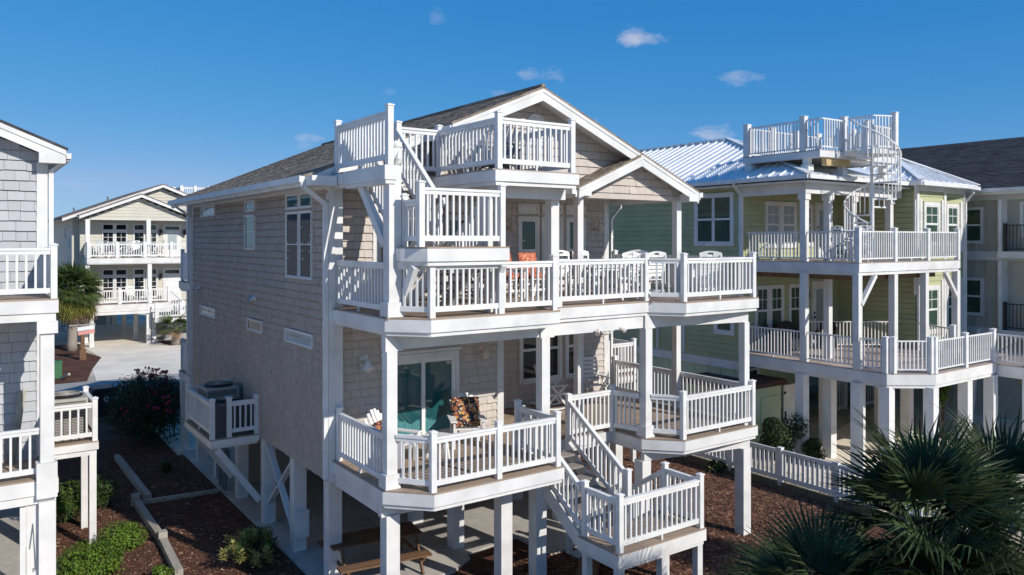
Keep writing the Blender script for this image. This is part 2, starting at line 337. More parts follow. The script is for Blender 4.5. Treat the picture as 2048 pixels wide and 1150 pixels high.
def plank_wall(root, name, F, L, z0, z1, exposure, m, top=None, sub='plank', parts=True, back=.10, kind=None):
    """lap siding: sheathing plus one tapered plank per course"""
    b = MB(); fbox(b, F, 0, L, -back, -.002, z0, z1 if top is None else z0+.02); 
    if top is not None:
        k = len(top); q = [F.p(a, -.002, z) for a, z in top]; r = [F.p(a, -back, z) for a, z in top]
        b.add(q+r, [tuple(range(k)), tuple(range(k, 2*k))[::-1]])
    w = b.build(name, m, root)
    n = int(math.ceil((z1-z0)/exposure)); acc = MB()
    for i in range(n):
        a, c = z0+i*exposure, min(z1, z0+(i+1)*exposure); x0, x1 = 0, L; t0 = t1 = None
        if top is not None:
            xs = span(top, (a+c)/2)
            if xs is None: continue
            x0, x1 = xs
        t = MB() if (parts and limit(root, sub)) else acc
        v = [F.p(x0, 0, a+.012), F.p(x1, 0, a+.012), F.p(x1, .03, a+.012), F.p(x0, .03, a+.012), F.p(x0, 0, c), F.p(x1, 0, c), F.p(x1, .010, c), F.p(x0, .010, c)]
        f = [(3, 2, 1, 0), (4, 5, 6, 7), (1, 2, 6, 5), (2, 3, 7, 6), (3, 0, 4, 7)]
        if s_flip(F): f = [y[::-1] for y in f]
        t.add(v, f)
        if t is not acc: t.build(sub, m, w)
    if acc.v: acc.build(sub+'_run', m, w, 'stuff')
    return w
def span(poly, z):
    xs = []
    for i in range(len(poly)):
        (x0, a), (x1, c) = poly[i], poly[(i+1) % len(poly)]
        if (a <= z < c) or (c <= z < a): xs.append(x0+(x1-x0)*(z-a)/(c-a))
    return (min(xs), max(xs)) if len(xs) > 1 else None
SHAKES = []
def shake_wall(root, name, F, L, z0, z1, m, exposure=.168, poly=None, wide=(.14, .30), back=.10, keep=True, holes=()):
    """shake siding: sheathing, then tapered shakes course by course with uneven widths and butts; collected so that the largest in view become objects"""
    b = MB()
    if poly is None: fbox(b, F, 0, L, -back, -.004, z0, z1)
    else:
        k = len(poly); q = [F.p(a, -.004, z) for a, z in poly]; r = [F.p(a, -back, z) for a, z in poly]; f = [tuple(range(k)), tuple(range(k, 2*k))[::-1]]+[(i, i+k, (i+1) % k+k, (i+1) % k) for i in range(k)]
        if s_flip(F): f = [x[::-1] for x in f]
        b.add(q+r, f)
    w = b.build(name, m, root); n = int(math.ceil((z1-z0)/exposure))
    for i in range(n):
        a, c = z0+i*exposure, min(z1, z0+(i+1)*exposure); x0, x1 = 0, L
        if poly is not None:
            xs = span(poly, (a+c)/2)
            if xs is None: continue
            x0, x1 = xs
        x = x0-R.random()*.15
        while x < x1:
            ww = R.uniform(*wide); s0, s1 = max(x, x0)+.0025, min(x+ww, x1)-.0025; x += ww
            if s1-s0 < .02: continue
            if any(s0 > h[0]+.03 and s1 < h[1]-.03 and a > h[2]+.03 and c < h[3]-.03 for h in holes): continue
            dz = R.uniform(.009, .019); t = R.uniform(.034, .050)
            v = [F.p(s0, 0, a+dz), F.p(s1, 0, a+dz), F.p(s1, t, a+dz), F.p(s0, t, a+dz), F.p(s0, 0, c), F.p(s1, 0, c), F.p(s1, .012, c), F.p(s0, .012, c)]
            f = [(3, 2, 1, 0), (1, 2, 6, 5), (2, 3, 7, 6), (3, 0, 4, 7)]
            if s_flip(F): f = [y[::-1] for y in f]
            dist = (Vector(v[2])-CAM).length; SHAKES.append((dist, root, w, v, f, m, keep))
    return w
def flush_shakes():
    by = {}
    for s in sorted(SHAKES, key=lambda t: t[0]):
        if s[6] and limit(s[1], 'shingle', 295):
            t = MB(); t.add(s[3], s[4]); t.build('shingle', s[5], s[2])
        else:
            by.setdefault((s[2].name, s[5].name), (MB(), s[2], s[5]))[0].add(s[3], s[4])
    for b, w, m in by.values(): b.build('shingle_field', m, w, 'stuff')
    SHAKES.clear()
def poly_span_v(poly, y):
    xs = []
    for i in range(len(poly)):
        (x0, a), (x1, c) = poly[i], poly[(i+1) % len(poly)]
        if (a <= y < c) or (c <= y < a): xs.append(x0+(x1-x0)*(y-a)/(c-a))
    xs.sort(); return list(zip(xs[::2], xs[1::2]))
def deck(root, poly, z, m, edges=None, fas=.215, under=.075, bw=.137, gap=.006, name='deck'):
    """framed deck: soffit body, white fascia board and lower band on the open edges, one board per course"""
    n = len(poly); area = sum(poly[i][0]*poly[(i+1) % n][1]-poly[(i+1) % n][0]*poly[i][1] for i in range(n))
    if area < 0: poly = poly[::-1]
    cx = sum(p[0] for p in poly)/n; cy = sum(p[1] for p in poly)/n
    def inset(k):
        out = []
        for i in range(n):
            p0, p1, p2 = Vector(poly[i-1]), Vector(poly[i]), Vector(poly[(i+1) % n]); d0, d1 = (p1-p0).normalized(), (p2-p1).normalized()
            n0, n1 = Vector((-d0.y, d0.x)), Vector((-d1.y, d1.x)); bi = (n0+n1); bi = bi/(bi.length_squared)*2; out.append(tuple(p1+bi*k))
        return out
    i1, i2 = inset(.035), inset(.09); b = MB(); b.prism(i2, z-.20, z-.032); dk = b.build(name, trim, root)
    fb, ub = MB(), MB()
    for i in range(n):
        j = (i+1) % n
        if edges is not None and not edges((poly[i][0]+poly[j][0])/2, (poly[i][1]+poly[j][1])/2): continue
        q = [poly[i], poly[j], i1[j], i1[i]]; fb.prism(q, z-.03-fas, z-.03)
        q = [i1[i], i1[j], i2[j], i2[i]]; ub.prism([tuple(Vector(c)+ (Vector((cx, cy))-Vector(c)).normalized()*.004) for c in q], z-.03-fas-under, z-.036)
    fb.build('fascia', trim, dk); ub.build('band', trim, dk)
    y0, y1 = min(p[1] for p in poly), max(p[1] for p in poly); y = y0-.02; bd = MB()
    while y < y1:
        ya, yb = max(y, y0+.001), min(y+bw, y1-.001)
        ym = (ya+yb)/2; sm, sa, sb = (poly_span_v(poly, k) for k in (ym, ya+.002, yb-.002))
        if not (len(sa) == len(sb) == len(sm)): sa = sb = sm
        for (a0, a1), (c0, c1) in zip(sa, sb): bd.prism([(a0, ya), (a1, ya), (c1, yb), (c0, yb)], z-.028, z)
        y += bw+gap
    bd.build('deck_board', m, dk, 'stuff')
    return dk
def steps(root, x0, x1, ya, za, yb, zb, n, m, sm, axis='y', open_riser=True, name='staircase'):
    """straight flight between (ya,za) and (yb,zb); treads, risers, two stringers"""
    st = MB(); w = .05
    def P(x, y, z): return (x, y, z) if axis == 'y' else (y, x, z)
    st.vbar(P(x0+w/2, ya, za-.03), P(x0+w/2, yb, zb-.03), w, -.30, .02); g = st.build(name, sm, root)
    st = MB(); st.vbar(P(x1-w/2, ya, za-.03), P(x1-w/2, yb, zb-.03), w, -.30, .02); st.build('stringer', sm, g)
    for i in range(1, n):
        y = ya+(yb-ya)*i/n; z = za+(zb-za)*i/n; t = MB(); dy = (yb-ya)/n
        q = [P(x0+w, y-dy*.08, 0), P(x1-w, y-dy*.08, 0), P(x1-w, y+dy*1.0, 0), P(x0+w, y+dy*1.0, 0)]
        t.prism([c[:2] for c in q], z-.035, z); t.build('tread', m, g)
    return g
def lamp(root, F, a, z, m=None, s=1.0):
    """barn-style wall lamp: plate, gooseneck arm, flared shade"""
    m = m or lampm; b = MB(); fbox(b, F, a-.07*s, a+.07*s, 0, .03, z-.12*s, z+.12*s); o = b.build('wall_lamp', m, root)
    t = MB(); t.tube([F.p(a, .02, z+.02), F.p(a, .10*s, z+.14*s), F.p(a, .20*s, z+.12*s), F.p(a, .24*s, z+.02*s)], .018*s, 6); t.build('arm', m, o)
    t = MB(); c = F.p(a, .24*s, z-.14*s); t.lathe(c, [(.135*s, 0), (.12*s, .035*s), (.06*s, .10*s), (.045*s, .17*s)], 14); t.build('lamp_shade', m, o, smooth=True)
    t = MB(); t.lathe((c[0], c[1], c[2]-.07*s), [(.03*s, 0), (.05*s, .03*s), (.05*s, .07*s)], 10); t.build('bulb_glass', lamp_t, o, smooth=True)
    return o
def downspout(root, x, y, z0, z1, n=(-1, 0), w=.08, off=.5):
    b = MB(); nx, ny = n; c = .055
    b.cbox(x+nx*c, y+ny*c, z0, z1-.45, w, w*.8); b.bar((x+nx*c, y+ny*c, z1-.47), (x+nx*off, y+ny*off, z1-.12), w, w*.8); b.bar((x+nx*off, y+ny*off, z1-.14), (x+nx*off, y+ny*off, z1), w, w*.8)
    for z in (z0+.6, (z0+z1)/2, z1-1): b.cbox(x+nx*c, y+ny*c, z, z+.03, w+.02, w*.8+.02)
    return b.build('downspout', white, root)
# ================================================================== GROUND
def sheet(name, poly, z, m, kind='structure'):
    b = MB(); b.prism(poly, z-.15, z); return b.build(name, m, None, kind)
b = MB(); b.box(-600, 700, -400, 900, -.3, 0); b.build('ground', sand, None, 'structure')
sheet('mulch_yard', [(-4.4, -2.5), (1.5, -5.5), (7, -8.2), (12.62, -8.6), (12.62, 19.2), (-3.2, 19.2), (-4.4, 15)], .006, mulchm)
sheet('street', [(-90, 20.6), (120, 20.6), (120, 28.6), (-90, 28.6)], .010, asph)
sheet('shell_driveway', [(-.6, 28.55), (12, 28.55), (11, 45), (6.5, 60), (.6, 60), (.3, 44), (.7, 37), (-.3, 32.5)], .016, gravel)
sheet('front_driveway', [(-.3, 12), (9.2, 12), (9.2, 20.65), (-.3, 20.65)], .016, gravel)
sheet('mulch_bed', [(-9, 28.62), (-1.0, 28.62), (-.3, 32.5), (.72, 37), (.1, 40.5), (.35, 44.5), (-9, 44.5)], .02, mulchm)
sheet('mulch_bed', [(4.7, 43.6), (5.15, 40.2), (9.5, 40.2), (9.5, 46), (4.7, 46)], .022, mulchm)
# concrete slab below the house, poured in bays with open joints, and the path beyond it
def slabbay(poly): return sheet('concrete_slab', poly, .055, conc)
for x0, x1 in ((-.14, 3.05), (3.06, 6.05), (6.06, 9.2)):
    for y0, y1 in ((.35, 3.9), (3.91, 7.9), (7.91, 12.3)): slabbay([(x0, y0), (x1, y0), (x1, y1), (x0, y1)])
slabbay([(-.14, -.75), (2.4, -.75), (3.05, -.35), (3.05, .34), (-.14, .34)]); slabbay([(3.06, .34), (3.06, -.15), (4.5, .05), (6.3, -.9), (6.9, -.2), (6.05, .34)]); slabbay([(4.55, .03), (4.6, -1.2), (5.9, -1.2), (6.25, -.9)])
sheet('gravel_yard', [(13.0, -9), (40, -9), (40, 2.2), (27, 4.0), (17.0, 1.0), (15.6, 1.6), (13.4, -1)], .008, gravel)
sheet('concrete_pad', [(15.5, 1.7), (17.1, .9), (27.6, 3.9), (27.6, 14), (15.5, 14)], .02, conc)
sheet('dry_lawn', [(27.7, 4.2), (60, 4), (60, 40), (27.7, 40)], .012, sand)
# loose mulch chips and pale straw lying on the yard
def scatter(name, n, m, region, ok, s=(.02, .06)):
    b = MB(); k = 0
    while k < n:
        x, y = R.uniform(region[0], region[1]), R.uniform(region[2], region[3])
        if not ok(x, y): continue
        k += 1; a = R.uniform(0, math.pi); l = R.uniform(*s); w = l*R.uniform(.2, .5); t = R.uniform(-.3, .3); c, sn = math.cos(a), math.sin(a); z = .012+R.random()*.02
        b.add([(x+c*l-sn*w, y+sn*l+c*w, z+t*l), (x-c*l-sn*w, y-sn*l+c*w, z-t*l), (x-c*l+sn*w, y-sn*l-c*w, z-t*l+.006), (x+c*l+sn*w, y+sn*l-c*w, z+t*l+.006)], [(0, 1, 2, 3)])
    return b.build(name, m, None, 'stuff')
slab_in = lambda x, y: (-.2 < x < 9.3 and y > -.8)
scatter('mulch_chips', 42000, chipm, (3, 12.5, -6, 4), lambda x, y: not (slab_in(x, y) and x < 6.9), (.012, .038)); scatter('mulch_chips', 20000, chipm, (-5, .2, 0, 14), lambda x, y: not slab_in(x, y), (.012, .036))
scatter('straw_chips', 1500, strawm, (3, 12.5, -6, 4), lambda x, y: not (slab_in(x, y) and x < 6.9), (.015, .035)); scatter('straw_chips', 350, strawm, (-5, .2, 0, 9), lambda x, y: not slab_in(x, y), (.02, .05))
# landscape timbers
def ltimber(p, q, label, w=.16, h=.17, grpn='timbers edging the mulch'):
    b = MB(); b.bar((p[0], p[1], h/2), (q[0], q[1], h/2), w, h); return tag(b.build('landscape_timber', timber), label, 'timber', grpn)
ltimber((-2.25, 7.5), (-2.23, 4.5), 'weathered edging timber from the corner stake to the middle stake'); ltimber((-2.23, 4.36), (-2.32, 2.3), 'sunlit edging timber reaching the bottom edge beside the plant')
ltimber((-2.15, 7.62), (-.2, 7.42), 'thin edging timber crossing the shaded mulch to the slab', .10, .11); ltimber((-1.92, 7.8), (-1.98, 12.6), 'far edging timber running back towards the oleander')
for x, y, l in ((-2.27, 7.62, 'squared stake where the crossing timber meets the edging'), (-2.23, 4.43, 'squared stake halfway along the edging timber')):
    b = MB(); b.cbox(x, y, 0, .30, .19); tag(b.build('timber_stake', timber), l, 'stake', 'stakes of the edging')
for i, (y0, y1, l) in enumerate(((-9, -3.2, 'timber kerb under the picket fence, the stretch behind the palms'), (-3.18, -.2, 'timber kerb under the middle of the picket fence'), (-.18, 3.2, 'timber kerb under the far end of the picket fence'))):
    b = MB(); b.box(12.62, 12.76, y0, y1, 0, .11); b.box(12.63, 12.75, y0+.01, y1-.01, .112, .2); tag(b.build('timber_kerb', kerbm), l, 'timber', 'kerb below the picket fence')
# ================================================================== MAIN HOUSE
Z1, Z2, ZP, ZL = 2.56, 5.58, 8.24, 6.81
H = thing('beach_house', 'taupe shingled beach house on white pilings with stacked white decks and a roof deck', 'house', (4.5, 5, 0))
FL = Fr((0, 0, 0), (0, 1), (-1, 0))
side_w = [(8.49, 10.1, 7.62, 7.95, 'fixed', glass_b), (4.75, 5.58, 7.64, 7.93, 'fixed', glass_t), (4.75, 5.58, 6.68, 7.57, 'double', glass), (1.64, 2.45, 7.6, 7.95, 'fixed', glass_t), (.86, 1.6, 7.6, 7.95, 'fixed', glass_t),
          (1.64, 2.45, 6.1, 7.55, 'double', glass), (.86, 1.6, 6.1, 7.55, 'double', glass), (8.44, 10.16, 4.68, 4.98, 'fixed', glass_b), (4.16, 5.37, 4.66, 4.97, 'fixed', glass), (.81, 2.51, 4.67, 4.98, 'fixed', glass_b)]
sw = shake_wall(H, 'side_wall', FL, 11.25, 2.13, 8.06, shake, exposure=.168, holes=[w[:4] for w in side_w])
for a0, a1, z0, z1, k, g in side_w: window(H, FL, a0, a1, z0, z1, k, tw=.035, g=g, sill=False, e=.02)
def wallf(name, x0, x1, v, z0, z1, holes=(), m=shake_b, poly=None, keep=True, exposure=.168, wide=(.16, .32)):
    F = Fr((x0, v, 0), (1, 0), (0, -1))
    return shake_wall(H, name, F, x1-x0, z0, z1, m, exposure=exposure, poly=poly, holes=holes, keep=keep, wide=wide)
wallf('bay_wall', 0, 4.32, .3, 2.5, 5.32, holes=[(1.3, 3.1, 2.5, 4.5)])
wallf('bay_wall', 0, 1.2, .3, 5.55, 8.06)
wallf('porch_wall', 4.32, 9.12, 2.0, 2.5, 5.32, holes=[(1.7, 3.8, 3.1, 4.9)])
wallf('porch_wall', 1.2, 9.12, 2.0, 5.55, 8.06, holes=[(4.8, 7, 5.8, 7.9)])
for q in ((4.22, 4.32, .3, 2.0, 2.5, 5.32), (1.1, 1.2, .3, 2.0, 5.55, 8.06), (9.02, 9.12, 2.0, 11.2, 2.13, 8.06), (.1, 9.0, 11.1, 11.2, 2.13, 8.06), (.1, 9.0, .4, 11.1, 2.14, 2.44)): b = MB(); b.box(*q); b.build('inner_wall', shake_b, H)
def board(name, *bx, m=trim, parent=None):
    for q in bx: b = MB(); b.box(*q); o = b.build(name, m, parent or H)
    return o
board('corner_board', (-.035, .10, -.02, .13, 2.13, 8.06), (.10, .27, .0, .262, 2.13, 8.06), parent=H)
board('corner_board', (4.17, 4.345, .255, .275, 2.55, 5.3), (4.325, 4.35, .275, .42, 2.55, 5.3)); board('corner_board', (1.05, 1.225, .255, .275, 5.6, 8.04), (1.205, 1.23, .275, .42, 5.6, 8.04))
board('corner_board', (8.98, 9.15, 1.955, 1.975, 2.55, 5.3), (8.98, 9.15, 1.955, 1.975, 5.6, 8.06)); board('corner_board', (-.035, .02, 11.13, 11.27, 2.13, 8.06))
board('frieze_board', (-.035, -.004, .13, 11.13, 7.95, 8.06))
# porch ceiling and eave soffits
board('porch_ceiling', (-.42, 9.48, .02, 2.0, 8.062, 8.09), (2.2, 9.48, -.44, .02, 8.062, 8.09), m=trim)
board('soffit', (-.49, -.036, .02, 11.85, 8.03, 8.06), m=trim)
# roof -----------------------------------------------------------------
SL = (10.32-8.19)/5.03; nl = Vector((-SL, 0, 1)).normalized(); nr = Vector((SL, 0, 1)).normalized()
zl = lambda u: 8.19+(u+.5)*SL
zr = lambda u: 10.32-(u-4.53)*SL
def roofpart(poly, zf, n, name='roof', m=roof_br, t=.05, dz=-.05, parent=None):
    b = MB(); b.slab([(u, v, zf(u)+dz) for u, v in poly], n, t); return b.build(name, m, parent or H)
RL = roofpart([(-.53, .0), (2.2, .0), (2.2, -1.03), (4.53, -1.03), (4.53, 11.92), (-.53, 11.92)], zl, nl)
RR = roofpart([(4.53, -1.03), (9.59, -1.03), (9.59, 11.92), (4.53, 11.92)], zr, nr)
def courses(parent, u0, u1, v0, v1, zf, n, m, ex=.143, jag=None, sgn=1):
    b = MB(); S = math.sqrt(1+SL*SL); u = u0; d = sgn*ex/S
    while (u < u1-.02 if sgn > 0 else u > u1+.02):
        a, c = u, (min(u+d*1.12, u1) if sgn > 0 else max(u+d*1.12, u1)); vv0 = v0(u) if callable(v0) else v0; x = vv0
        while x < v1:
            w = R.uniform(.12, .32); e = min(x+w, v1); t = R.uniform(.007, .014)
            p = [Vector((a, x, zf(a))), Vector((a, e, zf(a))), Vector((c, e, zf(c))), Vector((c, x, zf(c)))]
            q = [p[0]+n*t, p[1]+n*t, p[2]+n*.003, p[3]+n*.003]
            b.add([tuple(k) for k in (p[0], p[1], *q)], [(0, 1, 3, 2), (2, 3, 4, 5), (0, 2, 5), (1, 4, 3)] if sgn < 0 else [(1, 0, 2, 3), (5, 4, 3, 2), (0, 5, 2), (1, 3, 4)])
            x = e
        u += d
    return b.build('shingle_course', m, parent, 'stuff')
courses(RL, -.53, 4.5, lambda u: .0 if u < 2.2 else -1.03, 11.92, zl, nl, roof_br)
b = MB(); b.tube([(4.53, -1.03, 10.325), (4.53, 11.92, 10.325)], .06, 6); b.build('ridge_cap', roof_br, H)
def rake(p, q, h=.20, m=trim, w=.04, name='rake_board'):
    b = MB(); b.vbar(p, q, w, -.06-h, -.055); b.vbar((p[0], p[1]-.028, p[2]), (q[0], q[1]-.028, q[2]), .016, -.055-.07, -.05); return b.build(name, m, H)
rake((2.2, -1.0, zl(2.2)), (4.53, -1.0, 10.32), .25); rake((4.53, -1.0, 10.32), (9.57, -1.0, zr(9.57)), .25); rake((-.5, .03, zl(-.5)), (2.2, .03, zl(2.2)), .22)
rake((-.5, 11.9, 8.19), (4.53, 11.9, 10.32)); rake((4.53, 11.9, 10.32), (9.56, 11.9, 8.19))
board('rake_return', (2.16, 2.2, -1.0, .02, zl(2.2)-.31, zl(2.2)-.06))
roofpart([(2.2, -.98), (4.53, -.98), (4.53, 11.88), (2.2, 11.88)], zl, nl, 'roof_soffit', trim, .04, -.16); roofpart([(-.48, .05), (2.2, .05), (2.2, 11.88), (-.48, 11.88)], zl, nl, 'roof_soffit', trim, .04, -.16)
roofpart([(4.53, -.98), (9.56, -.98), (9.56, 11.88), (4.53, 11.88)], zr, nr, 'roof_soffit', trim, .04, -.16)
G1 = shake_wall(H, 'gable_wall', Fr((0, -.45, 0), (1, 0), (0, -1)), 10, 8.1, 10.2, shake_b, exposure=.19, poly=[(2.2, 8.1), (9.4, 8.1), (9.4, zr(9.4)-.14), (4.53, 10.17), (2.2, zl(2.2)-.15)], wide=(.18, .36))
shake_wall(H, 'gable_wall', Fr((0, .1, 0), (1, 0), (0, -1)), 2.2, 8.09, 9.1, shake_b, exposure=.19, poly=[(-.3, 8.09), (2.2, 8.09), (2.2, zl(2.2)-.15), (-.3, 8.12)], wide=(.18, .36))
# porch gable on the right
SM = (9.0-8.17)/(7.52-5.56); zm = lambda u: 8.17+(u-5.56)*SM; nm = Vector((-SM, 0, 1)).normalized()
PG = roofpart([(5.5, -1.04), (7.5, -1.04), (7.5, -.46), (5.5, -.46)], zm, nm, 'porch_roof')
bb = MB()
for k in range(15):
    a = 5.5+k*.134; c = a+.15
    for j in range(3): t = R.uniform(.01, .022); x0, x1 = -1.04+j*.195, -1.04+(j+1)*.195; bb.slab([(a, x0, zm(a)), (c, x0, zm(c)-.006), (c, x1, zm(c)-.006), (a, x1, zm(a))], nm, t)
bb.build('shingle_course', roof_br, PG, 'stuff')
rake((5.54, -1.02, zm(5.54)), (7.56, -1.02, zm(7.56)), .22)
board('rake_return', (5.50, 5.95, -1.0, -.47, 7.95, 8.02)); board('rake_return', (5.52, 5.56, -1.0, -.47, 7.93, 8.09)); board('rake_return', (5.56, 5.92, -1.035, -1.0, 7.95, 8.16)); board('rake_return', (9.2, 9.56, -1.035, -.47, 7.92, 8.12))
roofpart([(5.56, -1.0), (7.5, -1.0), (7.5, -.47), (5.56, -.47)], zm, nm, 'roof_soffit', trim, .03, -.12)
shake_wall(H, 'gable_wall', Fr((0, -.64, 0), (1, 0), (0, -1)), 10, 8.06, 9.0, shake_b, exposure=.19, poly=[(5.75, 8.06), (9.32, 8.06), (9.32, 8.12), (7.5, 8.88), (5.75, 8.13)], wide=(.18, .36))
board('porch_beam', (5.75, 9.32, -.66, -.50, 7.93, 8.055), m=shake_b); board('porch_beam', (9.16, 9.32, -.5, 2.0, 7.93, 8.055), m=trim)
# attic vent: half round louvre over a rectangle
vx, vz = 4.73, 9.56
b = MB(); pts = [(.25*math.cos(math.pi*k/12), .25*math.sin(math.pi*k/12)) for k in range(13)]
b.slab([(vx+x, -.475, vz+z) for x, z in pts]+[(vx-.25, -.475, vz-.5), (vx+.25, -.475, vz-.5)], (0, -1, 0), .03); vt = b.build('attic_vent', trim, H)
for k in range(9):
    z = vz-.44+k*.078; hw = .19 if z < vz else math.sqrt(max(.006, .19**2-(z-vz)**2)); t = MB(); t.slab([(vx-hw, -.508, z), (vx+hw, -.508, z), (vx+hw, -.53, z-.03), (vx-hw, -.53, z-.03)], (0, 0, 1), .03); t.build('louvre', white, vt)
# gutters
def gutter(y0, y1, x=-.5, z=8.15, sgn=-1, parent=None):
    b = MB(); b.box(x+sgn*.0, x+sgn*.03, y0, y1, z-.17, z+.0); b.box(x+sgn*.03, x+sgn*.13, y0, y1, z-.10, z-.085); b.box(x+sgn*.115, x+sgn*.13, y0, y1, z-.085, z+.03); b.box(x+sgn*.03, x+sgn*.115, y0, y0+.01, z-.085, z+.02); return b.build('gutter', white, parent or H)
gutter(-.02, 11.92); gutter(-1.05, 11.9, 9.56, 8.13, 1); gutter(-1.0, -.47, 5.5, 8.08)
downspout(H, -.03, .02, 2.2, 8.1, (-1, 0), .09, .52); downspout(H, -.02, 11.2, 2.2, 8.1, (-1, 0), .08, .52); downspout(H, 9.22, 1.98, .2, 8.0, (1, 0), .07, .4)
board('eave_box', (-.50, .0, -.35, -.0, 7.98, 8.17))
# decks ----------------------------------------------------------------
D1 = [(.05, .27), (.05, -2.27), (.70, -2.95), (3.57, -2.95), (3.57, -1.32), (6.3, -1.32), (6.3, -2.27), (6.95, -2.95), (9.43, -2.95), (9.43, 1.97), (4.33, 1.97), (4.33, .27)]
D2 = [(.05, .27), (.05, -2.35), (.62, -2.98), (3.44, -2.98), (3.74, -2.36), (6.45, -2.33), (6.95, -2.98), (9.43, -2.98), (9.43, 1.97), (1.22, 1.97), (1.22, .27)]
outer = lambda x, y: y < -.2 or x > 9.3 or x < .2
deck(H, D1, Z1, deckm, outer); deck(H, D2, Z2, deckm, outer)
DP = [(.02, .07), (.02, -.6), (1.95, -.6), (1.98, -2.93), (3.93, -2.96), (3.93, -.48), (2.2, -.48), (2.2, .07)]
deck(H, DP, ZP, deck_gr, lambda x, y: y < -.5 or x < .1, fas=.20, name='roof_deck'); board('walk_beam', (.02, .26, -2.42, -.62, 7.98, 8.235), (.045, .235, -2.40, -.64, 7.91, 7.978))
deck(H, [(.25, -2.22), (.25, -2.55), (.52, -3.03), (2.22, -3.03), (2.22, -2.22)], ZL, deckm, None, fas=.22, name='stair_landing')
# main beams under the decks
board('deck_beam', (.10, 6.55, -2.26, -2.12, 4.99, 5.27)); b = MB(); b.vbar((6.55, -2.22, 0), (9.3, -2.72, 0), .14, 4.99, 5.268); b.build('deck_beam', trim, H)
board('deck_beam', (.10, 3.75, -2.12, -1.98, 2.02, 2.25)); b = MB(); b.vbar((6.4, -2.2, 0), (9.28, -2.78, 0), .14, 2.04, 2.256); b.build('deck_beam', trim, H); board('deck_beam', (9.2, 9.34, -2.6, 1.9, 2.04, 2.254), (.10, .24, -1.96, .0, 2.06, 2.254))
board('deck_beam', (2.12, 3.92, -2.55, -2.41, 7.73, 7.955), (3.72, 3.88, -2.405, -2.2, 7.735, 7.95))
for x, y, s in ((.22, -2.285, 1), (3.62, -2.285, 1), (6.5, -2.29, 1)):     # corner brackets where beams meet the columns
    b = MB(); b.slab([(x-.13, y, 5.27), (x+.0, y, 5.27), (x+.22, y, 4.97), (x-.13, y, 4.97)], (0, -1, 0), .018); b.build('bracket', trim, H)
def column(x, y, z0, z1, w=.2, base=0, name='column', m=trim):
    def mk(k): k.cbox(0, 0, 0, z1-z0, w)
    o = inst(name, ('col', w, round(z1-z0, 3), m.name), mk, m, H, (x, y, z0))
    if base: b = MB(); b.cbox(x, y, z0+.003, z0+base, w+.09); b.build('column_base', trim, o)
    return o
for x, y in ((.22, -2.2), (3.62, -2.2), (6.5, -2.2)): column(x, y, Z1, 4.99, .2, .26 if x != 3.62 else 0)
column(9.22, -2.72, Z1, 4.99, .17); column(5.9, -.58, Z1, 5.35, .16); column(9.24, -.55, Z1, 5.35, .16)
column(.24, -2.26, Z2, 8.235, .235, .26); column(3.80, -2.27, Z2, 7.73, .2, .16); column(2.12, -2.48, Z2, 7.73, .12)
column(5.9, -.58, Z2, 7.93, .17); column(9.22, -.58, Z2, 7.93, .17)
for x, y in ((.30, -2.05), (2.75, -2.05), (3.62, -2.02), (6.45, -2.15), (9.12, -2.76), (9.2, 1.7), (6.3, 1.2)): column(x, y, 0, 2.04, .26, name='piling')
for y in (.35, 2.25, 4.33, 6.57, 8.75, 10.9):
    for x in ((.16, 3.1, 6.1, 8.95) if y != .35 else (.2, 3.1, 6.1)): column(x, y, 0, 2.12, .28, name='piling')
b = MB(); b.cbox(.16, 2.25, 2.0, 2.1, .36)
board('knee_block', (.0, .34, 2.05, 2.11, .35, .95))
b = MB(); b.bar((.10, 4.2, 2.05), (.10, 2.4, .55), .05, .14, (1, 0, 0)); b.build('cross_brace', trim, H); b = MB(); b.bar((.16, 4.2, .55), (.16, 2.4, 2.05), .05, .14, (1, 0, 0)); b.build('cross_brace', trim, H)
board('storage_shade_wall', (.5, 9.05, 7.6, 7.7, .03, 2.1), (5.2, 5.3, 3.2, 7.6, .03, 2.1), (5.2, 9.05, 3.1, 3.2, .03, 2.1), m=shake)  # storage walls, added to block the bright street and keep underneath dark
# rails, first deck (nearest first so that those stay single objects)
railing(H, (.72, -2.86, Z1), (3.46, -2.86, Z1), ends=(1, 1), mid=1); railing(H, (.16, -.08, Z1), (.16, -2.1, Z1), ends=(1, 0)); railing(H, (.30, -2.3, Z1), (.70, -2.82, Z1), ends=(0, 0))
railing(H, (3.74, -3.36, 1.3), (3.74, -4.32, 1.3), ends=(1, 0)); railing(H, (3.74, -4.32, 1.3), (5.87, -4.32, 1.3), ends=(1, 1)); 
railing(H, (4.93, -1.40, Z1-.06), (4.93, -3.28, 1.3), ends=(1, 1), low=.12); railing(H, (3.70, -1.40, Z1-.06), (3.70, -3.28, 1.3), ends=(0, 0), low=.12)
railing(H, (.68, -2.88, Z2), (3.36, -2.88, Z2), ends=(1, 1)); railing(H, (3.36, -2.88, Z2), (3.66, -2.32, Z2), ends=(0, 0)); railing(H, (.45, -2.92, ZL), (2.12, -2.92, ZL), ends=(1, 1), h=1.02)
railing(H, (2.12, -2.82, ZP), (3.84, -2.84, ZP), ends=(1, 1)); railing(H, (.14, -.06, ZP), (.14, -2.36, ZP), ends=(1, 1)); railing(H, (2.10, -.66, ZP), (2.12, -2.82, ZP), ends=(1, 0)); railing(H, (1.16, -.66, ZP), (2.10, -.66, ZP), ends=(1, 0))
railing(H, (1.14, -.7, ZP-.05), (1.14, -2.24, ZL+.05), ends=(0, 0), low=.12)
railing(H, (.30, -2.38, Z2), (.66, -2.85, Z2), ends=(0, 0)); railing(H, (.16, .1, Z2), (.16, -2.14, Z2), ends=(1, 0))
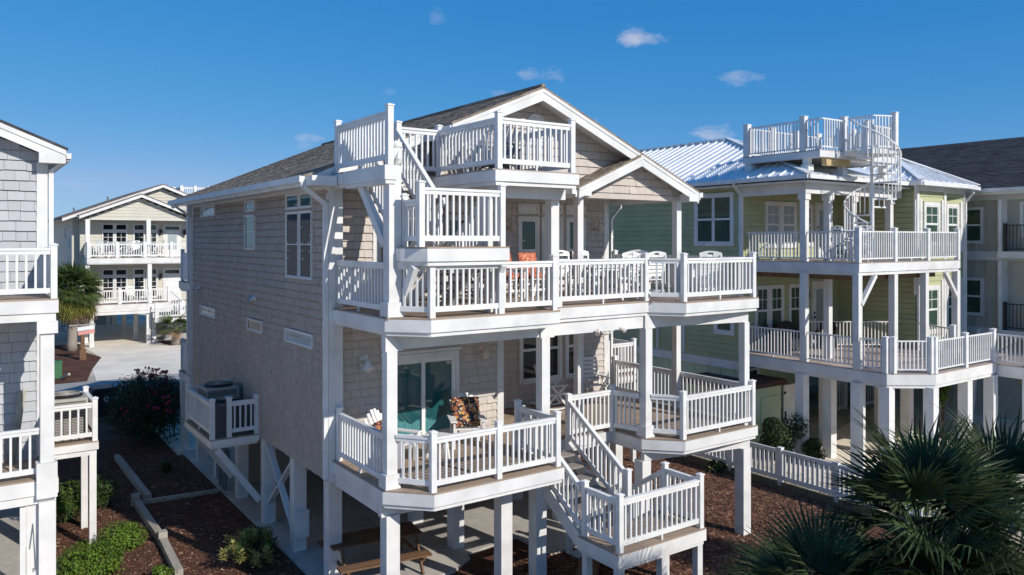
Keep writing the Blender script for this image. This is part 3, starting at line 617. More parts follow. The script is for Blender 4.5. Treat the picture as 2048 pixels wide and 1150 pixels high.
railing(H, (6.98, -2.86, Z1), (9.34, -2.86, Z1), ends=(1, 1)); railing(H, (6.98, -2.88, Z2), (9.34, -2.88, Z2), ends=(1, 1)); railing(H, (3.9, -2.27, Z2), (6.44, -2.25, Z2), ends=(0, 1))
railing(H, (6.56, -2.3, Z1), (6.96, -2.82, Z1), ends=(0, 0)); railing(H, (6.5, -2.34, Z2), (6.95, -2.84, Z2), ends=(0, 0)); railing(H, (6.22, -1.40, Z1), (6.38, -2.1, Z1), ends=(1, 0)); railing(H, (4.98, -1.40, Z1), (6.22, -1.40, Z1), ends=(0, 0))
railing(H, (3.46, -2.86, Z1), (3.46, -1.55, Z1), ends=(0, 1)); railing(H, (.42, -2.36, ZL), (.45, -2.92, ZL), ends=(1, 0), h=.82)
railing(H, (5.87, -4.32, 1.3), (5.87, -3.38, 1.3), ends=(0, 1)); railing(H, (5.87, -3.38, 1.3), (5.87, -1.4, .05), ends=(0, 1), low=.12); railing(H, (5.0, -3.0, 1.06), (5.0, -1.35, .02), ends=(0, 1), low=.12)
railing(H, (9.34, -2.86, Z1), (9.34, 1.9, Z1), ends=(0, 1), mid=1); railing(H, (.30, -.72, ZP-.05), (.30, -2.24, ZL+.05), ends=(0, 0), low=.12)
railing(H, (1.28, -2.3, ZL-.05), (1.28, -.65, Z2+.05), ends=(0, 1), low=.12); railing(H, (2.12, -2.3, ZL-.05), (2.12, -.65, Z2+.05), ends=(1, 1), low=.12); railing(H, (3.84, -2.84, ZP), (3.84, -.55, ZP), ends=(0, 1)); railing(H, (9.34, -2.88, Z2), (9.34, 1.9, Z2), ends=(0, 1), mid=1)
# staircases
steps(H, 3.68, 4.9, -1.34, Z1, -3.30, 1.3, 7, stairt, trim); steps(H, .32, 1.15, -.6, ZP, -2.24, ZL, 8, deckm, trim); steps(H, 1.26, 2.14, -.6, Z2, -2.24, ZL, 7, deckm, trim); steps(H, 4.98, 5.9, -1.3, 0, -3.30, 1.3, 7, stairt, trim)
deck(H, [(3.64, -3.28), (3.64, -4.40), (5.96, -4.40), (5.96, -3.28)], 1.3, deckm, None, name='stair_landing')
for x, y in ((3.76, -4.28), (4.85, -4.28), (5.84, -4.28), (3.76, -3.4), (5.84, -3.4)): column(x, y, 0, 1.0, .14, name='stair_post')
for p, q in (((.16, -1.15, 7.95), (.16, -2.14, 6.85)), ((.42, -2.30, 5.78), (.42, -2.75, 6.48)), ((2.12, -2.95, 6.5), (2.12, -2.5, 5.9))):
    b = MB(); b.bar(p, q, .075, .16, (1, 0, 0)) if False else b.bar(p, q, .10, .16); b.build('diagonal_brace', trim, H)
column(2.13, -2.86, Z2, 6.5, .12)
# doors and windows on the back ------------------------------------------
FB = Fr((0, .3, 0), (1, 0), (0, -1)); FW = Fr((0, 2.0, 0), (1, 0), (0, -1))
b = MB(); d0, d1, zt = 1.28, 3.12, 4.48
for q in ((d0, d0+.10, 2.57, zt), (d1-.10, d1, 2.57, zt), (d0+.10, d1-.10, zt-.12, zt), (d0+.1, d1-.1, 2.57, 2.66)): fbox(b, FB, q[0], q[1], -.02, .08, q[2], q[3])
fbox(b, FB, d0-.08, d1+.06, .03, .09, zt+.01, zt+.07); sd = b.build('sliding_door', trim, H)
for i, (a0, a1, dd) in enumerate(((d0+.1, 2.26, .05), (2.18, d1-.1, .07))):
    s = MB()
    for q in ((a0, a0+.085, 2.66, zt-.12), (a1-.085, a1, 2.66, zt-.12), (a0+.085, a1-.085, 2.66, 2.76), (a0+.085, a1-.085, zt-.21, zt-.12)): fbox(s, FB, q[0], q[1], -.02, dd, q[2], q[3])
    o = s.build('door_leaf', white, sd); p = MB(); fbox(p, FB, a0+.08, a1-.08, .030, .034, 2.75, zt-.2); p.build('pane', glass_t, o)
    c = MB(); k = a0+.1
    while k < a1-.12: fbox(c, FB, k, k+.05, .0342, .0355+R.random()*.001, 2.76, 2.76+.26+.05*math.sin(k*9+i)+R.uniform(0,.05)); k += .056
    c.build('curtain_hem', curtain, o)
    h = MB(); fbox(h, FB, a1-.06, a1-.03, dd, dd+.03, 3.4, 3.6); h.build('handle', white, o)
for a0, a1 in ((6.0, 6.7), (6.73, 7.43), (7.55, 8.2)): window(H, FW, a0, a1, 3.13, 4.88, 'double')
for a0, a1 in ((5.96, 6.66), (6.74, 7.47), (7.58, 8.28), (3.75, 4.45), (4.5, 5.2)):
    window(H, FW, a0, a1, 7.63, 7.90, 'fixed', g=glass_t, sill=False); window(H, FW, a0, a1, 5.72, 7.56, 'double')
lamp(H, FB, .83, 4.44, s=1.1); lamp(H, FB, 3.72, 4.46, m=lamp_t); lamp(H, FW, 5.66, 7.36, m=lamp_t); lamp(H, FW, 8.66, 7.36, m=lamp_t)
b = MB(); fbox(b, FW, 8.5, 8.68, 0, .07, 2.98, 3.16); o = b.build('outlet_box', white, H); b = MB(); fbox(b, FW, 8.55, 8.65, .07, .12, 3.0, 3.09); b.build('outlet_cover', blackm, o)
# floodlight under the beam
b = MB(); b.lathe((5.28, -2.20, 4.90), [(.06, 0), (.08, .03), (.08, .085)], 12); o = b.build('floodlight', lamp_t, H)
for s in (-1, 1):
    b = MB(); b.tube([(5.28+s*.06, -2.24, 4.93), (5.28+s*.2, -2.30, 5.02), (5.28+s*.32, -2.34, 5.03)], .018, 6); k = b.build('arm', lampm, o); b = MB(); b.tube([(5.28+s*.30, -2.33, 5.05), (5.28+s*.40, -2.42, 4.97)], [.03, .055], 10); b.build('lamp_head', lamp_t, k)
# vents, meter box and conduits on the side wall
for a in (4.87, 10.35):
    b = MB(); b.slab([FL.p(a-.14, .0, 5.42), FL.p(a+.14, .0, 5.42), FL.p(a+.14, .0, 5.56), FL.p(a-.14, .0, 5.56)], (-1, 0, 0), .035); o = b.build('vent_hood', boxg if a > 9 else lampm, H)
    b = MB(); b.add([FL.p(a-.13, .03, 5.56), FL.p(a+.0, .03, 5.56), FL.p(a+.0, .17, 5.44), FL.p(a-.13, .17, 5.44), FL.p(a-.13, .03, 5.44), FL.p(a, .03, 5.44)], [(0, 1, 2, 3), (0, 3, 4), (1, 5, 2), (3, 2, 5, 4)]); b.build('flap', lampm, o)
    b = MB(); b.add([FL.p(a+.02, .03, 5.56), FL.p(a+.14, .03, 5.56), FL.p(a+.14, .17, 5.42), FL.p(a+.02, .17, 5.42), FL.p(a+.02, .03, 5.42), FL.p(a+.14, .03, 5.42)], [(0, 1, 2, 3), (0, 3, 4), (1, 5, 2), (3, 2, 5, 4)]); b.build('flap', boxg, o)
b = MB(); fbox(b, FL, 5.82, 6.04, .02, .16, 2.92, 3.22); o = b.build('electrical_box', boxg, H); b = MB(); b.tube([FL.p(5.9, .07, 2.92), FL.p(5.9, .07, 2.72), FL.p(5.8, .12, 2.62), FL.p(5.7, .25, 2.6)], .02, 6); b.tube([FL.p(5.97, .07, 2.92), FL.p(5.97, .09, 2.5), FL.p(5.9, .2, 2.45)], .02, 6); b.build('conduit', boxg, o)
b = MB(); b.cbox(-.02, 7.9, .25, 1.3, .2, .3); b.cbox(-.02, 7.45, .5, 1.15, .16, .3); o = b.build('meter_box', boxg, H); b = MB(); b.tube([(-.05, 7.9, 0), (-.05, 7.9, 2.1)], .04, 6); b.tube([(-.05, 7.6, 0), (-.05, 7.6, 2.1)], .03, 6); b.tube([(-.05, 7.4, 0), (-.05, 7.4, 1.9)], .05, 6); b.build('conduit', boxg, o)
# condenser shelf on the left side
AP = [(-.02, 4.45), (-1.18, 4.45), (-1.18, 7.05), (-.02, 7.05)]
deck(H, AP, 2.2, deckm, lambda x, y: x < -.1 or True, fas=.14, under=.06, name='condenser_shelf')
railing(H, (-.72, 4.53, 2.2), (-.07, 4.53, 2.2), ends=(1, 1), h=.85); railing(H, (-1.11, 4.53, 2.2), (-1.11, 6.98, 2.2), ends=(1, 1), h=.85); railing(H, (-1.11, 6.98, 2.2), (-.1, 6.98, 2.2), ends=(0, 1), h=.85)
for y in (4.53, 6.9): b = MB(); b.bar((.0, y, .55), (-1.0, y, 1.93), .08, .15); b.build('shelf_brace', trim, H)
# condenser shelf on the right side
deck(H, [(9.14, 3.0), (11.3, 3.0), (11.3, 4.6), (9.14, 4.6)], 2.75, deckm, None, fas=.14, under=.06, name='condenser_shelf')
railing(H, (10.15, 3.08, 2.75), (11.22, 3.08, 2.75), ends=(1, 1), h=1.0); railing(H, (11.22, 3.08, 2.75), (11.22, 4.5, 2.75), ends=(0, 1), h=1.0)
for x in (10.2, 11.2): column(x, 3.1, 0, 2.5, .14, name='shelf_post')
# street-side porch, seen past the side wall
deck(H, [(.0, 11.28), (.0, 13.3), (9.1, 13.3), (9.1, 11.28)], 5.56, deckm, None); deck(H, [(.0, 11.28), (.0, 13.3), (9.1, 13.3), (9.1, 11.28)], 2.56, deckm, None)
for z in (2.56, 5.56):
    board('privacy_panel', (.05, .12, 11.9, 12.95, z+.06, z+.95)); railing(H, (.1, 13.2, z), (9.0, 13.2, z), ends=(1, 1), mid=3, parts=False)
    for x in (.1, 4.5, 9): column(x, 12.1 if x == .1 else 13.1, z, z+2.75, .2)
for x in (.1, 4.5, 9): column(x, 12.9, 0, 2.25, .24, name='piling')
# ================================================================== LEFT HOUSE
LH = thing('grey_house', 'grey shingled house cut by the left edge with white corner column and two decks', 'house', (-7, 8, 0))
FV = 3.6; z1, z2 = 2.56, 5.85
b = MB(); b.box(-14, -4.58, FV+.12, 16, 2.3, 8.5); b.build('inner_wall', shake_g, LH)
FLH = Fr((-9, FV, 0), (1, 0), (0, -1))
shake_wall(LH, 'front_wall', FLH, 4.42, 2.5, 10.3, shake_g, exposure=.2, poly=[(0, 2.5), (4.42, 2.5), (4.42, 8.62), (0, 10.4)], wide=(.18, .38))
zz = lambda u: 8.71+(-4.21-u)*.417; n_ = Vector((.417, 0, 1)).normalized(); RV = FV-.36
b = MB(); b.slab([(-4.23, RV, zz(-4.23)), (-4.23, 16.5, zz(-4.23)), (-10, 16.5, zz(-10)), (-10, RV, zz(-10))], n_, .06); rf = b.build('roof', roof_bk, LH)
b = MB(); b.slab([(-4.2, RV+.05, zz(-4.2)-.2), (-4.2, 16.5, zz(-4.2)-.2), (-10, 16.5, zz(-10)-.2), (-10, RV+.05, zz(-10)-.2)], n_, .04); b.build('soffit', trim, rf)
b = MB(); b.vbar((-10, RV+.01, zz(-10)), (-4.26, RV+.01, zz(-4.26)), .04, -.26, -.005); b.vbar((-10, RV-.02, zz(-10)), (-4.25, RV-.02, zz(-4.25)), .02, -.10, -.002); b.build('rake_board', trim, rf)
b = MB(); b.slab([(-4.72, RV-.012, 8.46), (-4.27, RV-.012, 8.46), (-4.27, RV-.012, 8.68), (-4.72, RV-.012, 8.73)], (0, 1, 0), .35); b.build('eave_box', trim, rf)
b = MB(); b.box(-4.25, -4.165, RV, 16.4, 8.56, 8.58); b.box(-4.175, -4.16, RV, 16.4, 8.58, 8.68); b.box(-4.245, -4.175, RV, RV+.01, 8.58, 8.67); b.build('gutter', white, rf)
b = MB(); b.bar((-4.2, RV+.12, 8.56), (-4.49, RV+.30, 8.3), .08, .07); b.cbox(-4.49, RV+.31, 6, 8.34, .085, .07); b.build('downspout', white, LH)
b = MB(); b.box(-4.74, -4.55, FV-.05, FV-.02, 2.6, 8.5); b.box(-4.57, -4.54, FV-.02, FV+.12, 2.6, 8.5); b.build('corner_board', trim, LH)
P = lambda z: [(-9, FV-.03), (-9, 1.9), (-4.5, 1.9), (-4.5, FV-.03)]
deck(LH, P(z1), z1, deckm, lambda x, y: y < 3 and x > -8.9, fas=.26, under=.16); deck(LH, P(z2), z2, deckm, lambda x, y: y < 3 and x > -8.9, fas=.23, under=.15)
railing(LH, (-8.2, 1.97, z2), (-4.57, 1.97, z2), h=.93, ends=(0, 1), pitch=.145, posth=.98); railing(LH, (-4.57, 1.97, z2), (-4.57, FV-.1, z2), h=.93, ends=(0, 0), pitch=.145)
railing(LH, (-8.2, 1.97, z1), (-4.8, 1.97, z1), h=.93, ends=(0, 0), pitch=.145); railing(LH, (-4.6, 2.1, z1), (-4.6, FV-.1, z1), h=.93, ends=(0, 0), pitch=.145)
b = MB(); b.cbox(-4.68, 1.99, 2.8, 5.30, .22); cl = b.build('corner_column', trim, LH)
b = MB(); b.cbox(-4.68, 1.975, 5.22, 5.44, .33, .30); b.build('column_cap', trim, cl); b = MB(); b.cbox(-4.69, 1.955, 2.22, 2.86, .33, .30); b.build('column_base', trim, cl)
b = MB(); b.cbox(-4.68, 2.0, 0, 2.14, .27); b.build('piling', trim, LH); b = MB(); b.box(-5.0, -4.82, 2.0, 2.05, 0, 2.14); b.build('panel', trim, LH); b = MB(); b.box(-5.1, -5.01, 2.02, 2.12, 0, 2.14); b.build('post', trim, LH)
for x, y in ((-4.7, 6), (-4.7, 10), (-4.7, 14), (-7.5, 5), (-7.5, 10)): b = MB(); b.cbox(x, y, 0, 2.3, .28); b.build('piling', trim, LH)
b = MB(); b.tube([(-4.91, 1.99, 1.62), (-4.95, 1.975, 1.3), (-4.9, 1.98, 1.75), (-4.87, 1.975, 1.2), (-4.86, 1.975, .9)], .008, 5); b.tube([(-4.86, 1.975, .9), (-4.89, 1.97, .87), (-4.9, 1.97, .93), (-4.85, 1.975, .93)], .008, 5); b.build('hanging_cord', boxg, LH)
sheet('carport_slab', [(-14, 2.2), (-4.3, 2.2), (-4.3, 16), (-14, 16)], .05, conc)
# condenser shelf of the grey house
deck(LH, [(-4.56, 5.0), (-3.45, 5.0), (-3.45, 6.75), (-4.56, 6.75)], 2.42, deckm, lambda x, y: x > -4.5, fas=.16, under=.12, name='condenser_shelf')
railing(LH, (-4.5, 5.07, 2.42), (-3.52, 5.07, 2.42), h=.86, ends=(0, 1), pitch=.16); railing(LH, (-3.52, 5.07, 2.42), (-3.52, 6.67, 2.42), h=.86, ends=(0, 1), pitch=.14); railing(LH, (-4.5, 6.67, 2.42), (-3.52, 6.67, 2.42), h=.86, ends=(0, 0), pitch=.16)
for y in (5.1, 6.6): b = MB(); b.cbox(-3.56, y, 0, 2.14, .14); b.build('shelf_post', trim, LH)
# what stands on its lower deck
b = MB(); b.bar((-5.16, 3.35, 2.58), (-4.98, 3.52, 3.95), .12, .05, (0, 1, 0)); b.bar((-5.16, 3.33, 2.58), (-4.96, 3.50, 3.97), .03, .06, (0, 1, 0)); tag(b.build('leaning_board', timber), 'weathered plank leaning on the grey shingle wall', 'plank')
t = thing('patio_table', 'grey round table on the lower deck of the grey house, cut by the left edge', 'table', (-5.75, 2.75, z1)); b = MB(); b.lathe((-5.75, 2.75, z1), [(.46, .70), (.48, .72), (.46, .74)], 24); b.build('table_top', acl, t)
for k in range(4): a = k*1.57+.6; b = MB(); b.bar((-5.75+.33*math.cos(a), 2.75+.33*math.sin(a), z1), (-5.75+.26*math.cos(a), 2.75+.26*math.sin(a), z1+.70), .05, .05); b.build('leg', acl, t)
# ================================================================== GREEN HOUSE
GH = thing('green_house', 'pale green lap-sided house with metal roof, white decks, roof terrace and spiral stair', 'house', (20, 6, 0))
g1, g2 = 3.08, 6.26
FG = Fr((15.9, 2.66, 0), (0, 1), (-1, 0))
plank_wall(GH, 'side_wall', FG, 11, g1-.35, 8.95, .19, green); 
b = MB(); fbox(b, FG, 0, 11, -.1, -.002, .1, g1-.6); k = .3
while k < 11: fbox(b, FG, k, k+.05, -.002, .02, .1, g1-.6); k += .62
b.build('board_batten_wall', green_t, GH)
b = MB(); fbox(b, FG, 0, 11, -.02, .05, g1-.62, g1-.33); fbox(b, FG, -.03, .12, .025, .04, g1-.3, 8.9); fbox(b, FG, 2.58, 2.7, .025, .05, g1-.3, 5.9); fbox(b, FG, 3.9, 4.0, .025, .05, g1-.3, 5.9); b.build('trim_band', trim, GH)
window(GH, FG, .32, 2.1, 6.72, 8.6, 'double', tw=.12, g=glass_g, bars=0, sill=False); b = MB(); fbox(b, FG, 1.15, 1.27, -.02, .066, 6.84, 8.48); b.build('mullion', trim, GH)
window(GH, FG, .3, 1.2, 3.62, 4.9, 'double', tw=.12, g=glass_g, sill=False); window(GH, FG, 5.3, 6.0, 4.3, 4.95, 'fixed', tw=.08, g=glass_g, sill=False)
FGB = Fr((15.9, 2.66, 0), (1, 0), (0, -1))
plank_wall(GH, 'porch_wall', FGB, 5.7, g1, 5.95, .19, green); plank_wall(GH, 'porch_wall', FGB, 5.7, g2, 8.7, .19, green)
for a0, a1, z0, z1 in ((1.2, 2.1, 6.65, 8.3), (2.1, 3.0, 6.65, 8.3), (3.35, 4.0, 6.7, 8.25), (.65, 1.45, 3.55, 5.35), (1.45, 2.25, 3.55, 5.35), (2.55, 3.3, 3.5, 5.35)): window(GH, FGB, a0, a1, z0, z1, 'double', tw=.10, g=glass_b if z0 == 6.65 else glass_g, bars=1)
def gdoor(a0, a1, z0, z1):
    b = MB(); fbox(b, FGB, a0, a0+.1, 0, .05, z0, z1); fbox(b, FGB, a1-.1, a1, 0, .05, z0, z1); fbox(b, FGB, a0+.1, a1-.1, 0, .05, z1-.1, z1); o = b.build('door', trim, GH)
    b = MB(); fbox(b, FGB, a0+.1, a1-.1, 0, .03, z0, z1-.1); q = b.build('door_leaf', white, o); b = MB(); fbox(b, FGB, a0+.28, a1-.28, .03, .035, z0+.35, z1-.3); b.build('pane', glass_b, o); b = MB(); fbox(b, FGB, a0+.13, a0+.18, .03, .09, z0+.95, z0+1.02); fbox(b, FGB, a0+.13, a0+.18, .03, .07, z0+1.12, z0+1.18); b.build('handle', blackm, o)
gdoor(4.15, 5.2, g2, 8.35); gdoor(3.95, 5.0, g1, 5.4)
b = MB(); b.lathe((19.4, 2.5, 4.75), [(.05, 0), (.09, .06), (.09, .28), (.04, .36)], 8); b.build('wall_lantern', blackm, GH)
# bay tower on the right
TB = [(21.6, 2.66), (21.6, -.35), (23.6, -.35), (23.6, -.1), (25.6, -.1), (25.6, 12), (21.6, 12)]
b = MB(); b.prism(TB, 2.5, 8.9); b.build('tower_wall', green, GH)
FT = Fr((21.6, -.352, 0), (1, 0), (0, -1)); FC = Fr((23.6, -.102, 0), (1, 0), (0, -1)); FTL = Fr((21.598, 2.66, 0), (0, -1), (-1, 0))
plank_wall(GH, 'tower_siding', FT, 1.95, 2.6, 8.75, .19, green); plank_wall(GH, 'tower_siding', FC, 2.0, 2.6, 8.75, .19, green); plank_wall(GH, 'tower_siding', FTL, 3.0, 2.6, 8.75, .19, green)
window(GH, FT, .42, 1.55, 6.7, 8.3, 'double', tw=.13, g=glass_g, bars=1); window(GH, FC, .55, 1.5, 6.7, 8.3, 'double', tw=.12, g=glass_g, bars=1); window(GH, FT, .42, 1.55, 3.55, 5.3, 'double', tw=.13, g=glass_g, bars=1); window(GH, FC, .55, 1.5, 3.55, 5.3, 'double', tw=.12, g=glass_g, bars=1)
for z0, z1 in ((3.4, 5.5), (6.5, 8.4)):
    for F_, k0, k1 in ((FT, .16, .3), (FT, 1.68, 1.82), (FC, 1.62, 1.8)): b = MB(); fbox(b, F_, k0, k1, .02, .055, z0, z1); b.build('shutter_trim', trim, GH)
b = MB(); fbox(b, FT, -.03, .12, .024, .05, 2.6, 8.7); fbox(b, FT, 1.87, 2.03, .024, .05, 2.6, 8.7); fbox(b, FC, 1.86, 2.03, .024, .05, 2.6, 8.7); fbox(b, FT, 0, 1.95, .024, .04, 8.68, 8.9); fbox(b, FC, 0, 2.0, .024, .04, 8.68, 8.9); b.build('corner_board', trim, GH)
downspout(GH, 15.86, 2.6, .2, 8.9, (-1, 0), .09, .45); downspout(GH, 21.6, -.3, 5.0, 8.85, (-1, -.6), .08, .35); downspout(GH, 25.55, -.12, .3, 8.85, (.3, -1), .08, .3)
# roof: hips of standing seam metal
ez = 8.98; E0 = [(15.35, -.28), (22.8, -.28)]; rz = 11.1; RA, RB = (20.0, 6.6), (20.0, 11.8)
def facet(pts, nrib=0, ribdir=None, parent=None, name='roof_facet'):
    v = [Vector(p) for p in pts]; n = (v[1]-v[0]).cross(v[2]-v[0]).normalized(); n = n if n.z > 0 else -n
    b = MB(); b.slab([tuple(p) for p in v], n, -.05); f = b.build(name, metalroof, parent)
    a, c = v[0], v[1]; e = (c-a).normalized(); up = n.cross(e).normalized(); up = up if up.z > 0 else -up; L = (c-a).length; rb = MB(); k = .2
    while k < L-.05:      # standing seams run up the slope until they leave the facet
        o = a+e*k; h = 0
        loc = [((p-a).dot(e), (p-a).dot(up)) for p in v]; ys = []
        for i in range(len(loc)):
            (x0, y0), (x1, y1) = loc[i], loc[(i+1) % len(loc)]
            if (x0 <= k < x1) or (x1 <= k < x0): ys.append(y0+(y1-y0)*(k-x0)/(x1-x0))
        if len(ys) > 1 and max(ys)-min(ys) > .15: rb.bar(tuple(o+up*(min(ys)+.02)+n*.02), tuple(o+up*max(ys)+n*.02), .035, .05, tuple(n))
        k += .42
    rb.build('seam', metalroof, f, 'stuff'); return f
rfz = grp(GH, 'roof')
facet([(15.35, 14, ez), (15.35, -.28, ez), (20, 6.6, rz), (20, 11.8, rz)], parent=rfz); facet([(15.35, -.28, ez), (22.9, -.28, ez), (24.65, .5, ez), (20, 6.6, rz)], parent=rfz)
facet([(24.65, .5, ez), (24.65, 14, ez), (20, 11.8, rz), (20, 6.6, rz)], parent=rfz); facet([(24.65, 14, ez), (15.35, 14, ez), (20, 11.8, rz)], parent=rfz)
tp = (23.2, 1.4, 10.12); tb = [(21.2, -.75, ez+.02), (24.4, -.75, ez+.02), (26.0, -.45, ez+.02), (26.0, 4, ez+.02)]
facet([tb[0], tb[1], tp], parent=rfz); facet([tb[1], tb[2], tp], parent=rfz); facet([tb[2], tb[3], tp], parent=rfz); facet([(20.9, 2.4, ez+.25), tb[0], tp], parent=rfz)
hb = MB()
for p, q in (((15.35, -.28, ez), (20, 6.6, rz)), ((20, 6.6, rz), (20, 11.8, rz)), ((24.65, .5, ez), (20, 6.6, rz)), (tb[1], tp), (tb[2], tp), (tb[0], tp)): hb.bar((p[0], p[1], p[2]+.05), (q[0], q[1], q[2]+.05), .22, .03)
hb.build('hip_cap', metalroof, rfz)
gb = MB()
for p, q in (((15.33, 14, 0), (15.33, -.3, 0)), ((15.33, -.3, 0), (21.2, -.3, 0)), ((21.2, -.77, 0), (24.4, -.77, 0)), ((24.4, -.77, 0), (26.02, -.45, 0)), ((21.2, -.3, 0), (21.2, -.77, 0))): gb.vbar((p[0], p[1], ez-.14), (q[0], q[1], ez-.14), .13, 0, .13)
gb.build('gutter', white, rfz)
b = MB(); b.prism([(15.4, 2.7), (15.4, -.2), (21.5, -.2), (21.5, 2.7)], 8.74, 8.80); b.prism([(21.3, -.7), (24.4, -.7), (25.95, -.4), (25.95, 4), (21.3, 4)], 8.86, 8.9); b.prism([(15.4, 2.75), (15.88, 2.75), (15.88, 14), (15.4, 14)], 8.74, 8.8); b.build('soffit', trim, rfz)
b = MB(); b.box(15.8, 21.5, .12, .3, 8.42, 8.735); b.box(15.8, 15.98, .3, 2.7, 8.42, 8.735); b.build('porch_beam', trim, GH)
# decks
G1 = [(15.85, 2.6), (15.85, -2.5), (17.0, -3.32), (20.75, -3.32), (20.75, -2.0), (21.5, -.4), (21.5, 2.6)]
G2 = [(15.85, 2.6), (15.85, -1.65), (22.0, -1.65), (22.0, -.4), (21.55, -.4), (21.55, 2.6)]
op = lambda x, y: y < 2 and not (x > 21.4 and y > -.2)
deck(GH, G1, g1, deck_gr, op, fas=.30, under=.1); deck(GH, G2, g2, deck_gr, op, fas=.26, under=.1)
deck(GH, [(20.8, -2.0), (20.8, -4.3), (24, -4.3), (24, -1.2), (21.6, -.4)], g1-.06, deck_gr, None, fas=.28, under=.08)
kw = dict(h=.95, pitch=.125, bw=.035, style=1, post=.14, low=.09)
railing(GH, (15.92, 2.5, g1), (15.92, .38, g1), ends=(0, 0), **kw); railing(GH, (15.92, .12, g1), (15.92, -1.4, g1), ends=(0, 0), **kw); railing(GH, (15.92, -1.62, g1), (15.92, -2.42, g1), ends=(0, 1), **kw); railing(GH, (16.05, -2.58, g1), (16.92, -3.2, g1), ends=(1, 1), **kw)
railing(GH, (17.06, -3.25, g1), (20.68, -3.25, g1), ends=(1, 1), mid=1, **kw); railing(GH, (20.85, -4.2, g1-.06), (20.85, -3.2, g1-.06), ends=(1, 0), **kw); railing(GH, (20.85, -4.2, g1-.06), (23.9, -4.2, g1-.06), ends=(0, 1), **kw); railing(GH, (21.5, -.5, g1), (20.75, -2.0, g1), ends=(0, 1), **kw); railing(GH, (18.8, 2.2, g1), (21.5, .2, g1), ends=(1, 0), **kw)
railing(GH, (15.92, 2.5, g2), (15.92, .38, g2), ends=(0, 0), **kw); railing(GH, (15.92, .12, g2), (15.92, -1.58, g2), ends=(0, 1), **kw); railing(GH, (15.92, -1.58, g2), (21.93, -1.58, g2), ends=(0, 1), mid=2, **kw); railing(GH, (21.93, -1.58, g2), (21.93, -.45, g2), ends=(0, 0), **kw)
def gcol(x, y, z0, z1, w=.2, name='column'):
    o = inst(name, ('gcol', w, round(z1-z0, 3)), lambda k: k.cbox(0, 0, 0, z1-z0, w), trim, GH, (x, y, z0)); return o
for x, y in ((15.92, .25), (17.2, .25), (18.6, .25), (20.9, .25)): o = gcol(x, y, g2, 8.42, .2); b = MB(); b.cbox(x, y, 8.22, 8.4, .28); b.build('column_cap', trim, o)
for x, y in ((15.92, .25), (15.92, -1.55), (17.2, .25), (18.0, -1.5), (21.9, -1.55), (19.9, -1.5)): gcol(x, y, g1, g2-.36, .2)
for x, y in ((15.95, .35), (15.95, -1.55), (16.0, -2.42), (16.75, -.1), (16.95, -3.2), (18.4, -1.0), (19.2, -3.1), (20.65, -3.2), (20.5, -.6), (21.3, .8), (18.5, 1.2)): gcol(x, y, 0, g1-.4, .3, 'piling')
gcol(23.8, -4.1, 0, g1-.4, .2, 'piling'); gcol(21.0, -4.1, 0, g1-.4, .2, 'piling')
for p, q in (((15.98, -1.62, 5.0), (16.75, -1.62, 5.86)), ((21.8, -1.62, 5.0), (21.0, -1.62, 5.86))): b = MB(); b.bar(p, q, .12, .12); b.build('knee_brace', trim, GH)
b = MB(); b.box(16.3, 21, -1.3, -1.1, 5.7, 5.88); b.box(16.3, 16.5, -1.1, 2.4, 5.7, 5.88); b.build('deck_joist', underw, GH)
# roof terrace
T = [(16.0, 2.7), (16.0, -.25), (17.0, -.35), (20.3, -.35), (20.3, 2.7)]; tz = 9.78
deck(GH, T, tz, deck_gr, None, fas=.2, under=.02, name='roof_terrace')
kt = dict(h=1.0, pitch=.125, bw=.035, style=1, post=.19, posth=1.1, low=.08)
railing(GH, (16.1, 2.6, tz), (16.1, .4, tz), ends=(1, 1), **kt); railing(GH, (16.1, .4, tz), (16.1, -.22, tz), ends=(0, 0), **kt); railing(GH, (16.1, -.25, tz), (17.25, -.28, tz), ends=(0, 1), **kt); railing(GH, (18.6, -.27, tz), (20.2, -.27, tz), ends=(1, 1), **kt); railing(GH, (20.2, -.27, tz), (20.2, 2.6, tz), ends=(0, 1), mid=1, **kt); railing(GH, (16.1, 2.6, tz), (20.2, 2.6, tz), ends=(0, 0), mid=2, **kt)
for x, y, zb in ((16.15, 2.5, 9.3), (16.15, .3, 9.15), (17.4, -.1, 9.0), (20, 0, 9.0)): b = MB(); b.cbox(x, y, zb, tz-.23, .2); b.cbox(x, y, zb, zb+.2, .28); b.build('terrace_post', trim, GH)
b = MB(); b.box(16.4, 17.7, -.22, -.05, tz-.48, tz-.24); b.build('terrace_beam', pine, GH)
# spiral stair with centre pole, wedge treads, helical rail
sx, sy = 17.75, -.95; SP = grp(GH, 'spiral_stair'); b = MB(); b.tube([(sx, sy, g2), (sx, sy, tz+1.0)], .06, 10); b.build('centre_pole', white, SP)
N = 14; a0, a1 = math.radians(200), math.radians(200-400)
hr = []
for i in range(N):
    a = a0+(a1-a0)*i/(N-1); z = g2+.25+(tz-g2-.25)*i/(N-1); hw = math.radians(15); r = .82
    b = MB(); q = [(sx+.05*math.cos(a-hw), sy+.05*math.sin(a-hw))]+[(sx+r*math.cos(a+t*hw), sy+r*math.sin(a+t*hw)) for t in (-1, 0, 1)]+[(sx+.05*math.cos(a+hw), sy+.05*math.sin(a+hw))]
    b.prism(q, z-.05, z); b.build('tread', white, SP)
    for t in (-.7, 0, .7):
        b = MB(); bx, by = sx+r*math.cos(a+t*hw), sy+r*math.sin(a+t*hw); b.tube([(bx, by, z-.02), (bx, by, z+.95)], .017, 5); b.build('baluster', white, SP)
for j in range(N*3):
    a = a0+(a1-a0)*j/(N*3-1); z = g2+.25+(tz-g2-.25)*j/(N*3-1); hr.append((sx+.82*math.cos(a), sy+.82*math.sin(a), z+.96))
b = MB(); b.tube(hr, .03, 6); b.build('handrail', white, SP)
